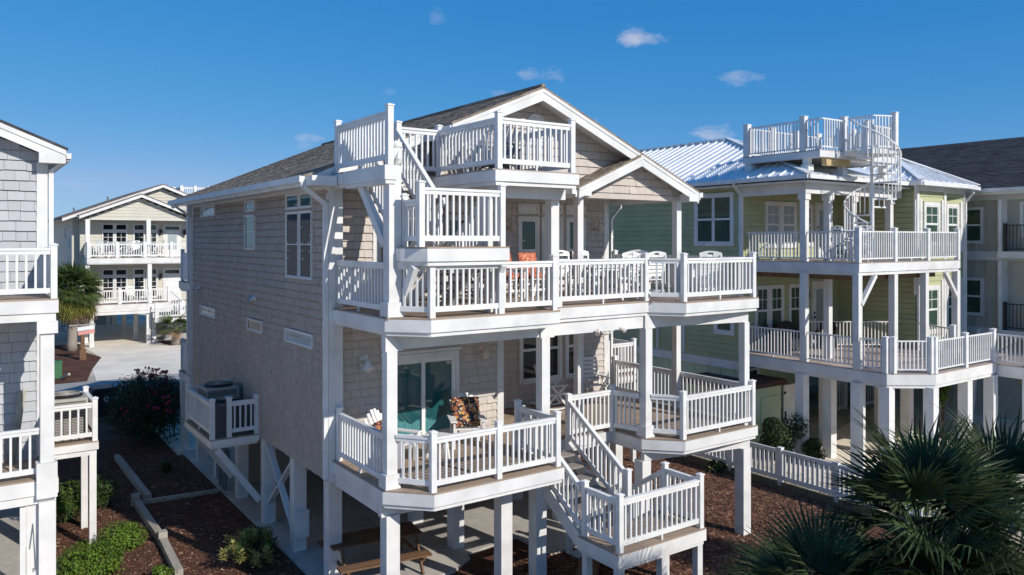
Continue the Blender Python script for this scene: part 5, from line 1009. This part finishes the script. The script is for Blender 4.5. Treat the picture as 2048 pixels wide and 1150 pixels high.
# condensers
def condenser(label, x, y, z, w, h, m):
    t = thing('air_conditioner', label, 'air conditioner', (x, y, z), 'condensers on the side shelves'); b = MB(); r = w/2
    b.box(-r, r, -r, r, 0, .06); b.box(-r, r, -r, r, h-.07, h); o = b.build('cabinet', m, t, local=True)
    b = MB(); b.box(-r+.03, r-.03, -r+.03, r-.03, .06, h-.07); b.build('coil', acm, t, local=True); n = int((h-.13)/.035)
    b = MB()
    for i in range(n): zz_ = .07+i*.035; b.box(-r+.012, r-.012, -r+.012, r-.012, zz_, zz_+.014)
    for sx in (-1, 1):
        for sy in (-1, 1): b.box(sx*(r-.05) if sx < 0 else r-.05, sx*r, sy*(r-.05), sy*r, .06, h-.07)
    b.build('louvre_guard', m, t, local=True, kind='stuff')
    b = MB(); b.lathe((0, 0, h+.001), [(r*.86, 0), (r*.88, .03), (r*.8, .055)], 24); b.build('fan_ring', blackm, t, local=True)
    b = MB()
    for k in range(4): rr = r*(.2+.17*k); q = [(rr*math.cos(a*math.pi/12), rr*math.sin(a*math.pi/12), h+.07) for a in range(25)]; b.tube(q, .006, 4)
    for k in range(8): a = k*math.pi/4; b.bar((0, 0, h+.07), (r*.85*math.cos(a), r*.85*math.sin(a), h+.06), .008, .01)
    b.build('fan_grille', acl, t, local=True, kind='stuff'); b = MB(); b.lathe((0, 0, h+.06), [(.09, 0), (.09, .02), (.04, .03)], 10); b.build('fan_hub', acl, t, local=True)
    return t
condenser('dark condenser behind the gap in the near shelf rail of the shingled house', -.62, 5.0, 2.203, .76, .80, acm); condenser('taller pale condenser with round fan top at the back of the shelf', -.55, 6.15, 2.203, .82, .98, acl); condenser('grey condenser with dark fan ring on the shelf of the grey house', -4.02, 5.85, 2.423, .82, .92, acl)
# picnic table under the deck
PT = thing('picnic_table', 'dark weathered picnic table with benches in the shade under the lower deck', 'picnic table', (1.05, .25, .057), rz=-.12)
tp_ = lp(PT, 'top_frame', oldwood, (-.82, -.76, -.34, .34, .66, .70), (.76, .82, -.34, .34, .66, .70))
for i in range(5): lp(PT, 'plank', oldwood, (-.95, .95, -.37+i*.15, -.235+i*.15, .703, .74), par=tp_)
for s in (-1, 1):
    bn = lp(PT, 'bench', oldwood, (-.82, -.76, s*.62, s*.90, .40, .435), (.76, .82, s*.62, s*.90, .40, .435))
    for i in range(2): lp(PT, 'plank', oldwood, (-.95, .95, s*.76-.14+i*.145, s*.76-.005+i*.145, .438, .475), par=bn)
for x in (-.79, .79):
    lp(PT, 'crossbar', oldwood, (x-.02, x+.02, -.84, .84, .33, .40))
    for s in (-1, 1): lp(PT, 'leg', oldwood, ((x+.04, s*.28, .66), (x+.04, s*.70, 0), .04, .10))
t = thing('wooden_bench', 'brown wooden bench top just below the stair landing at the bottom edge', 'bench', (4.1, -3.0, 0), rz=.75)
s = lp(t, 'seat', oldwood, (-.55, .55, -.03, .03, .37, .41))
for i in range(3): lp(t, 'plank', oldwood, (-.62, .62, -.21+i*.143, -.08+i*.143, .412, .45), par=s)
for x in (-.48, .48): lp(t, 'leg', oldwood, (x-.04, x+.04, -.17, .17, 0, .37))
# furniture of the green house
def wicker(label, loc, rz, grpn='dark wicker chairs on the green porch', w=.62):
    t = thing('wicker_chair', label, 'chair', loc, grpn, rz); b = MB(); r = w/2
    b.box(-r, r, -.3, .3, .12, .40); b.build('seat', darkm, t, local=True); b = MB(); q = []
    for k in range(11): a = math.pi*k/10; q.append((-r*math.cos(a), .26+.08*math.sin(a), .62+.36*math.sin(a)))
    b.tube(q, .03, 6); b.slab([(x, y-.02, zz_) for x, y, zz_ in q]+[(r, .28, .4), (-r, .28, .4)], (0, 1, 0), .05); b.build('backrest', darkm, t, local=True)
    for s in (-1, 1): lp(t, 'arm', darkm, (s*(r-.06), s*(r+.04), -.3, .3, .56, .62), (s*(r-.04), s*r, -.28, .28, .4, .56)); [lp(t, 'leg', darkm, (s*(r-.07), s*(r-.02), y, y+.05, 0, .12)) for y in (-.28, .23)]
    return t
wicker('dark wicker chair in front of the left pair of green porch windows', (16.75, 1.9, g1+.002), .5); wicker('wide dark wicker chair between the two left green porch posts', (17.75, 1.95, g1+.002), -.1, w=1.05); wicker('dark wicker armchair in front of the green porch door', (19.2, 1.6, g1+.002), -1.1)
dchair('white slat chair on the upper green deck near the left post', (17.0, -.5, g2+.002), 1.2, 'white chairs on the green house balcony'); dchair('white slat chair on the upper green deck left of the spiral stair', (16.9, -1.1, g2+.002), 2.3, 'white chairs on the green house balcony')
for i, (x, l) in enumerate(((1.15, 'left end'), (2.0, 'left middle'), (2.95, 'post'), (3.6, 'right middle'), (5.0, 'door'))): dchair(('leftmost white chair on the upper cream balcony', 'second white chair from the left on the upper cream balcony', 'white chair left of the middle post on the upper cream balcony', 'white chair right of the middle post on the upper cream balcony', 'white chair by the door of the upper cream balcony')[i], (x, 43.0, y2+.002), R.uniform(-3, 3), 'white chairs on the cream balcony')
dchair('pale chair on the lower balcony of the cream house', (3.3, 43.0, y1+.002), .3, 'chairs on the lower cream balcony')
# ================================================================== PLANTS
def frond_mesh(L=.85, pet=.6, nb=34, spread=2.5, droop=.35, w=.03, fold=.25, seed=0, stiff=1.0):
    """palmate frond: petiole then a fan of long folded blades, tips drooping; grows along +x, upper side +z"""
    r = random.Random(seed); b = MB(); b.tube([(0, 0, 0), (pet*.5, 0, .03), (pet, 0, .0)], [.018, .014, .010], 5)
    for i in range(nb):
        a = -spread/2+spread*i/(nb-1); ca, sa = math.cos(a), math.sin(a); l = L*(1-.22*(abs(a)/(spread/2))**2)*r.uniform(.9, 1.06); d = Vector((ca, sa, 0)); sd = Vector((-sa, ca, 0)); z0 = Vector((0, 0, 1))
        base = Vector((pet, 0, 0))+d*.03; up = fold*abs(math.sin(a))*.5; pts = []
        for k in range(4):
            t = k/3.0; dr = droop*(t**2.2)*l*r.uniform(.7, 1.3)/stiff; p = base+d*(l*t)+z0*(up*l*t-dr); ww = w*(.55, 1.0, .72, .06)[k]*l/.85; pts.append((p-sd*ww/2, p+sd*ww/2, p-z0*ww*.35))
        o = len(b.v)
        for p, q, c in pts: b.v.extend([tuple(p), tuple(c), tuple(q)])
        for k in range(3):
            for j in range(2): b.f.append([o+k*3+j, o+k*3+j+1, o+k*3+j+4, o+k*3+j+3]); b.m.append(0)
    return b
FM = {}
def frond(key, m, **k):
    if (key, m.name) not in FM:
        b = frond_mesh(**k); me = bpy.data.meshes.new('frond'); me.from_pydata(b.v, [], b.f); me.materials.append(m); me.update(); FM[(key, m.name)] = me
    return FM[(key, m.name)]
def fan_palm(label, x, y, h, n, scale, mats, tr=.15, seed=1, lo=-.5, hi=1.45, grpn=None, boots=True, name='fan_palm', **fk):
    r = random.Random(seed); t = thing(name, label, 'palm', (x, y, 0), grpn); b = MB(); k = 0; pts, rs = [], []
    for i in range(9): q = i/8; pts.append((.04*math.sin(q*4+seed), .04*math.cos(q*3), h*q)); rs.append(tr*(1.25-.35*q+(.12 if i in (0, 7, 8) else 0)))
    b.tube(pts, rs, 12); tk = b.build('trunk', trunkm, t, local=True, smooth=True)
    if boots:   # old leaf bases on the upper trunk
        bb = MB()
        for i in range(46):
            a = i*2.4; zz_ = h*(.52+.48*i/46); rr = tr*1.0; bb.bar((rr*.8*math.cos(a), rr*.8*math.sin(a), zz_), (rr*1.9*math.cos(a+.2), rr*1.9*math.sin(a+.2), zz_+.22), .055, .02)
        bb.build('leaf_base', trunkm, tk, 'stuff', local=True)
    for i in range(n):
        q = (i+.5)/n; el = hi-(hi-lo)*q**.85+r.uniform(-.12, .12); a = i*2.39996+r.uniform(-.2, .2); old = q > (.93 if name == 'foreground_palm' else .86)
        m = mats[0] if not old else mats[-1]
        if len(mats) > 2 and q > .6 and not old and r.random() < .6: m = mats[1]
        v = r.randrange(4); kk = dict(fk); kk.setdefault('droop', .35); me = frond((name, v, round(scale, 2)), m, seed=v+3, **kk)
        o = bpy.data.objects.new('frond', me); COL.objects.link(o); o.parent = t; o.location = (.05*math.cos(a), .05*math.sin(a), h+.1*r.random()-.25*q)
        o.rotation_euler = (Matrix.Rotation(a, 3, 'Z') @ Matrix.Rotation(-el, 3, 'Y') @ Matrix.Rotation(r.uniform(-.5, .5), 3, 'X')).to_euler(); s = scale*r.uniform(.85, 1.1); o.scale = (s, s, s)
    return t
PD = [palm_d, palm_d, palm_b]
kf = dict(L=.95, pet=.62, nb=30, spread=2.75, droop=.42, w=.045)
fan_palm('big dark fan palm in the foreground, the tallest crown left of the corner palm', 4.15, -9.55, 3.1, 34, 1.0, PD, seed=3, lo=-.75, grpn='foreground fan palms', name='foreground_palm', **kf)
fan_palm('low dark fan palm in the foreground cut by the bottom edge', 2.55, -9.15, 2.3, 30, .92, PD, seed=9, lo=-.5, grpn='foreground fan palms', name='foreground_palm', **kf)
fan_palm('dark fan palm in the foreground cut by the right edge', 5.6, -9.9, 3.1, 28, .95, PD, seed=21, lo=-.6, grpn='foreground fan palms', name='foreground_palm', **kf)
fan_palm('short dark fan palm low between the two taller foreground palms', 3.55, -10.1, 2.5, 22, .8, PD, seed=31, lo=-.4, grpn='foreground fan palms', name='foreground_palm', **kf)
fan_palm('bright green fan palm rising behind the right foreground palm', 8.9, -7.6, 2.15, 24, .9, [palm_m, palm_m, palm_d], seed=27, lo=.1, name='sunlit_palm', **kf)
fan_palm('tall sabal palm with round crown beside the cream house', -.37, 41.1, 3.7, 90, 1.15, [palm_m, palm_y, palm_y, palm_b], tr=.24, seed=5, lo=-1.05, hi=1.5, name='sabal_palm', L=1.0, pet=.75, nb=26, spread=2.8, droop=.5, w=.07)
fan_palm('small young palm with a shaggy trunk in front of the cream porch stairs', 5.56, 40.6, 1.15, 16, .8, [palm_m, palm_m, palm_b], tr=.24, seed=6, lo=-.1, hi=1.2, name='young_palm', L=.9, pet=.6, nb=22, spread=2.4, droop=.6, w=.07)
def bush(label, c, rad, n, leaf, mats, cat='bush', name='bush', seed=1, lumps=5, narrow=.5, grpn=None, shell=.55, flat=0, wts=None, dome=1.0):
    """leaf-built shrub: leaves spread through a lumpy volume, stems below"""
    r = random.Random(seed); t = thing(name, label, cat, (c[0], c[1], 0), grpn); b = MB(); wts = wts or [1]*len(mats)
    L = [(Vector((r.uniform(-.6, .6), r.uniform(-.6, .6), r.uniform(-.25, .65)))*dome, r.uniform(.42, .66)) for _ in range(lumps)]+[(Vector((0, 0, -.15)), .72)]
    for i in range(n):
        o, s = L[r.randrange(len(L))]; d = Vector((r.gauss(0, 1), r.gauss(0, 1), r.gauss(0, 1))).normalized(); q = s*(shell+(1-shell)*r.random()**.5 if r.random() < .75 else r.random())
        p = o+d*q*r.uniform(.85, 1.12); p = Vector((p.x*rad[0], p.y*rad[1], p.z*rad[2]+c[2]))
        if p.z < .03: continue
        nrm = (d+Vector((r.uniform(-.7, .7), r.uniform(-.7, .7), r.uniform(-.2, .9)))).normalized(); a = nrm.orthogonal().normalized(); a.rotate(Matrix.Rotation(r.uniform(0, 6.28), 3, nrm)); e = nrm.cross(a); l = leaf*r.uniform(.7, 1.25); w = l*narrow
        b.cur = r.choices(range(len(mats)), wts)[0]
        b.add([tuple(p-a*l*.5), tuple(p+e*w*.5+nrm*l*.06), tuple(p+a*l*.5), tuple(p-e*w*.5+nrm*l*.06)], [(0, 1, 2, 3)])
    b.build('foliage', mats, t, local=True)
    for i in range(5): a = i*1.3; q = MB(); q.tube([(.06*math.cos(a), .06*math.sin(a), 0), (rad[0]*.35*math.cos(a), rad[1]*.35*math.sin(a), c[2]), (rad[0]*.5*math.cos(a), rad[1]*.5*math.sin(a), c[2]+rad[2]*.4)], [.03, .02, .008], 5); q.build('stem', bark, t, local=True)
    return t
def sprigs(t, c, n, rad, z0, z1, m, fl, seed):
    r = random.Random(seed); b = MB(); fb = MB()
    for i in range(n):
        a = r.uniform(0, 6.28); d = math.sqrt(r.random()); x, y = rad[0]*d*math.cos(a), rad[1]*d*math.sin(a); h = z1-(z1-z0)*d**1.5+r.uniform(-.35, .35); lx, ly = r.uniform(-.15, .15), r.uniform(-.15, .15)
        b.tube([(x*.8, y*.8, h-.7), (x+lx, y+ly, h)], [.008, .004], 3)
        for k in range(16):
            q = k*2.1; s = 1-k/16*.75; p = Vector((x+lx*s, y+ly*s, h-.5*(1-s))); dr = Vector((math.cos(q), math.sin(q), r.uniform(.2, 1.0))).normalized(); l = r.uniform(.10, .17); sd = dr.cross(Vector((0, 0, 1))).normalized()*.018
            b.add([tuple(p), tuple(p+dr*l*.5+sd), tuple(p+dr*l), tuple(p+dr*l*.5-sd)], [(0, 1, 2, 3)])
        if r.random() < fl:
            for k in range(9):
                p = Vector((x+lx, y+ly, h))+Vector((r.gauss(0, .05), r.gauss(0, .05), r.gauss(.02, .03))); u = Vector((r.gauss(0, 1), r.gauss(0, 1), r.gauss(0, 1))).normalized()*.045; v = u.orthogonal()*1.0
                fb.add([tuple(p-u), tuple(p-v), tuple(p+u), tuple(p+v)], [(0, 1, 2, 3)])
    b.build('sprig', m, t, 'stuff', local=True); fb.build('flower', pink, t, 'stuff', local=True)
bush('rounded lime green hedge bush at the bottom beside the grey house posts', (-3.85, 3.25, .30), (.86, .80, .60), 9000, .058, [leaf_l, leaf_g], seed=2, narrow=.62, wts=[5, 1], grpn='lime green rounded bushes', lumps=9, dome=.55, shell=.8)
bush('rounded lime green hedge bush against the edging timber', (-3.0, 4.72, .22), (.60, .58, .44), 6000, .055, [leaf_l, leaf_g], seed=4, narrow=.62, wts=[5, 1], grpn='lime green rounded bushes', lumps=8, dome=.5, shell=.8)
bush('small lime green sprig at the bottom end of the edging timber', (-2.55, 2.35, .12), (.3, .3, .2), 500, .07, [leaf_l], seed=14, narrow=.6)
ol = bush('large dark oleander bush with pink flowers between the two houses', (-.62, 14.9, .95), (1.25, 2.0, 1.10), 11500, .15, [leaf_d, leaf_g, pink], name='oleander_bush', seed=5, narrow=.26, lumps=13, wts=[84, 14, 1.0]); sprigs(ol, None, 200, (1.35, 2.1), 1.2, 2.2, leaf_d, .28, 5)
bush('feathery green shrub behind the thin posts of the grey house', (-3.95, 7.3, .5), (.7, 1.0, .55), 3500, .14, [leaf_g, leaf_l], seed=6, narrow=.2, wts=[4, 1])
bush('feathery green shrub right of the thin grey house posts', (-3.0, 8.0, .35), (.45, .7, .45), 1800, .14, [leaf_g], seed=16, narrow=.2)
bush('tall dark hedge behind the sabal palm', (-2.6, 45.5, 2.4), (1.9, 1.6, 2.5), 7000, .3, [leaf_d, leaf_g], name='tall_hedge', cat='hedge', seed=8, wts=[5, 1], lumps=9)
bush('dark shrub against the green shower box', (15.05, .7, .65), (.75, .75, .75), 3600, .17, [leaf_d, leaf_g], seed=10, narrow=.25, wts=[2, 1], lumps=8)
bush('low green shrub in front of the leftmost green piling', (15.7, -.3, .35), (.45, .45, .4), 1300, .15, [leaf_g, leaf_d], seed=11, narrow=.25)
bush('dark shrub beyond the white picket gate', (24.6, 7.5, 1.6), (1.5, 1.2, 1.5), 3500, .25, [leaf_d, leaf_g], seed=12)
bush('slim leafy sapling between the green house pilings', (22.2, -.9, 1.8), (.35, .35, .9), 500, .16, [leaf_g, leaf_l], seed=13)
bush('tiny weed at the foot of the picket fence kerb', (12.35, .9, .15), (.3, .25, .2), 350, .10, [leaf_g, leaf_y], seed=15, wts=[4, 1])
bush('yellow-green shrub in the sandy yard behind the picket fence', (13.4, -3.6, .3), (.5, .7, .35), 1400, .14, [grassm, leaf_g], seed=17, narrow=.15)
def whorls(label, c, n, h, rad, mats, seed):
    r = random.Random(seed); t = thing('leafy_shrub', label, 'shrub', (c[0], c[1], 0)); sb = MB(); b = MB()
    for i in range(n):
        a = r.uniform(0, 6.28); d = rad*math.sqrt(r.random()); top = Vector((d*math.cos(a), d*math.sin(a), h*r.uniform(.45, 1.0)*(1-.35*d/rad))); sb.tube([(top.x*.25, top.y*.25, 0), tuple(top*.6), tuple(top)], [.012, .009, .006], 4)
        mi = r.randrange(len(mats))
        for lvl in range(4):
            for k in range(7):
                q = k*.9+lvl*.5; el = r.uniform(.2, .9)-lvl*.15; dr = Vector((math.cos(q)*math.cos(el), math.sin(q)*math.cos(el), math.sin(el))); l = r.uniform(.10, .17); sd = Vector((-math.sin(q), math.cos(q), 0)); p = top-Vector((0, 0, .055*lvl)); b.cur = mi
                b.add([tuple(p), tuple(p+dr*l*.5+sd*.02), tuple(p+dr*l), tuple(p+dr*l*.5-sd*.02)], [(0, 1, 2, 3)])
    sb.build('stem', bark, t, local=True); b.build('foliage', mats, t, local=True); return t
whorls('variegated yellow-green shrub with whorled leaves beside the slab', (-.98, 2.05), 34, .85, .62, [leaf_g, leaf_y, leaf_l], 3)
whorls('dark green part of the shrub nearer the slab edge', (-.62, 2.55), 22, .75, .40, [leaf_d, leaf_g], 4)
def tuft(label, c, n, h, m, seed, name='grass_tuft', s=.2):
    r = random.Random(seed); b = MB()
    for i in range(n):
        a = r.uniform(0, 6.28); x, y = c[0]+r.gauss(0, s*.4), c[1]+r.gauss(0, s*.4); l = h*r.uniform(.6, 1.1); o = r.uniform(.2, .8)*l; w = .012
        b.add([(x-w*math.sin(a), y+w*math.cos(a), .0), (x+w*math.sin(a), y-w*math.cos(a), .0), (x+o*.45*math.cos(a)+w*.7*math.sin(a), y+o*.45*math.sin(a)-w*.7*math.cos(a), l*.7), (x+o*.45*math.cos(a)-w*.7*math.sin(a), y+o*.45*math.sin(a)+w*.7*math.cos(a), l*.7), (x+o*math.cos(a), y+o*math.sin(a), l*.8)], [(0, 1, 2, 3), (3, 2, 4)])
    return tag(b.build(name, m), label, 'grass')
tuft('small grass clump in the shaded mulch before the oleander', (-1.0, 10.3), 90, .45, leaf_g, 2)
tuft('thin grass tuft at the kerb of the picket fence', (12.9, .3), 80, .4, grassm, 3)
g = MB(); r = random.Random(44)     # yellowed lawn beyond the green house
for reg, n in (((27.5, 40, 4.5, 22), 7000), ((23.4, 27, 3.8, 7.5), 2600), ((13.0, 14.2, -6, 2.5), 1500)):
    for i in range(n):
        x, y = r.uniform(reg[0], reg[1]), r.uniform(reg[2], reg[3]); a = r.uniform(0, 6.28); h = r.uniform(.05, .16); g.add([(x, y, .01), (x+.02*math.cos(a), y+.02*math.sin(a), .01), (x+.05*math.sin(a), y+.05*math.cos(a), h)], [(0, 1, 2)])
g.build('dry_grass', grassm, None, 'stuff')
flush_shakes(); flush_rest()
bpy.context.view_layer.update()
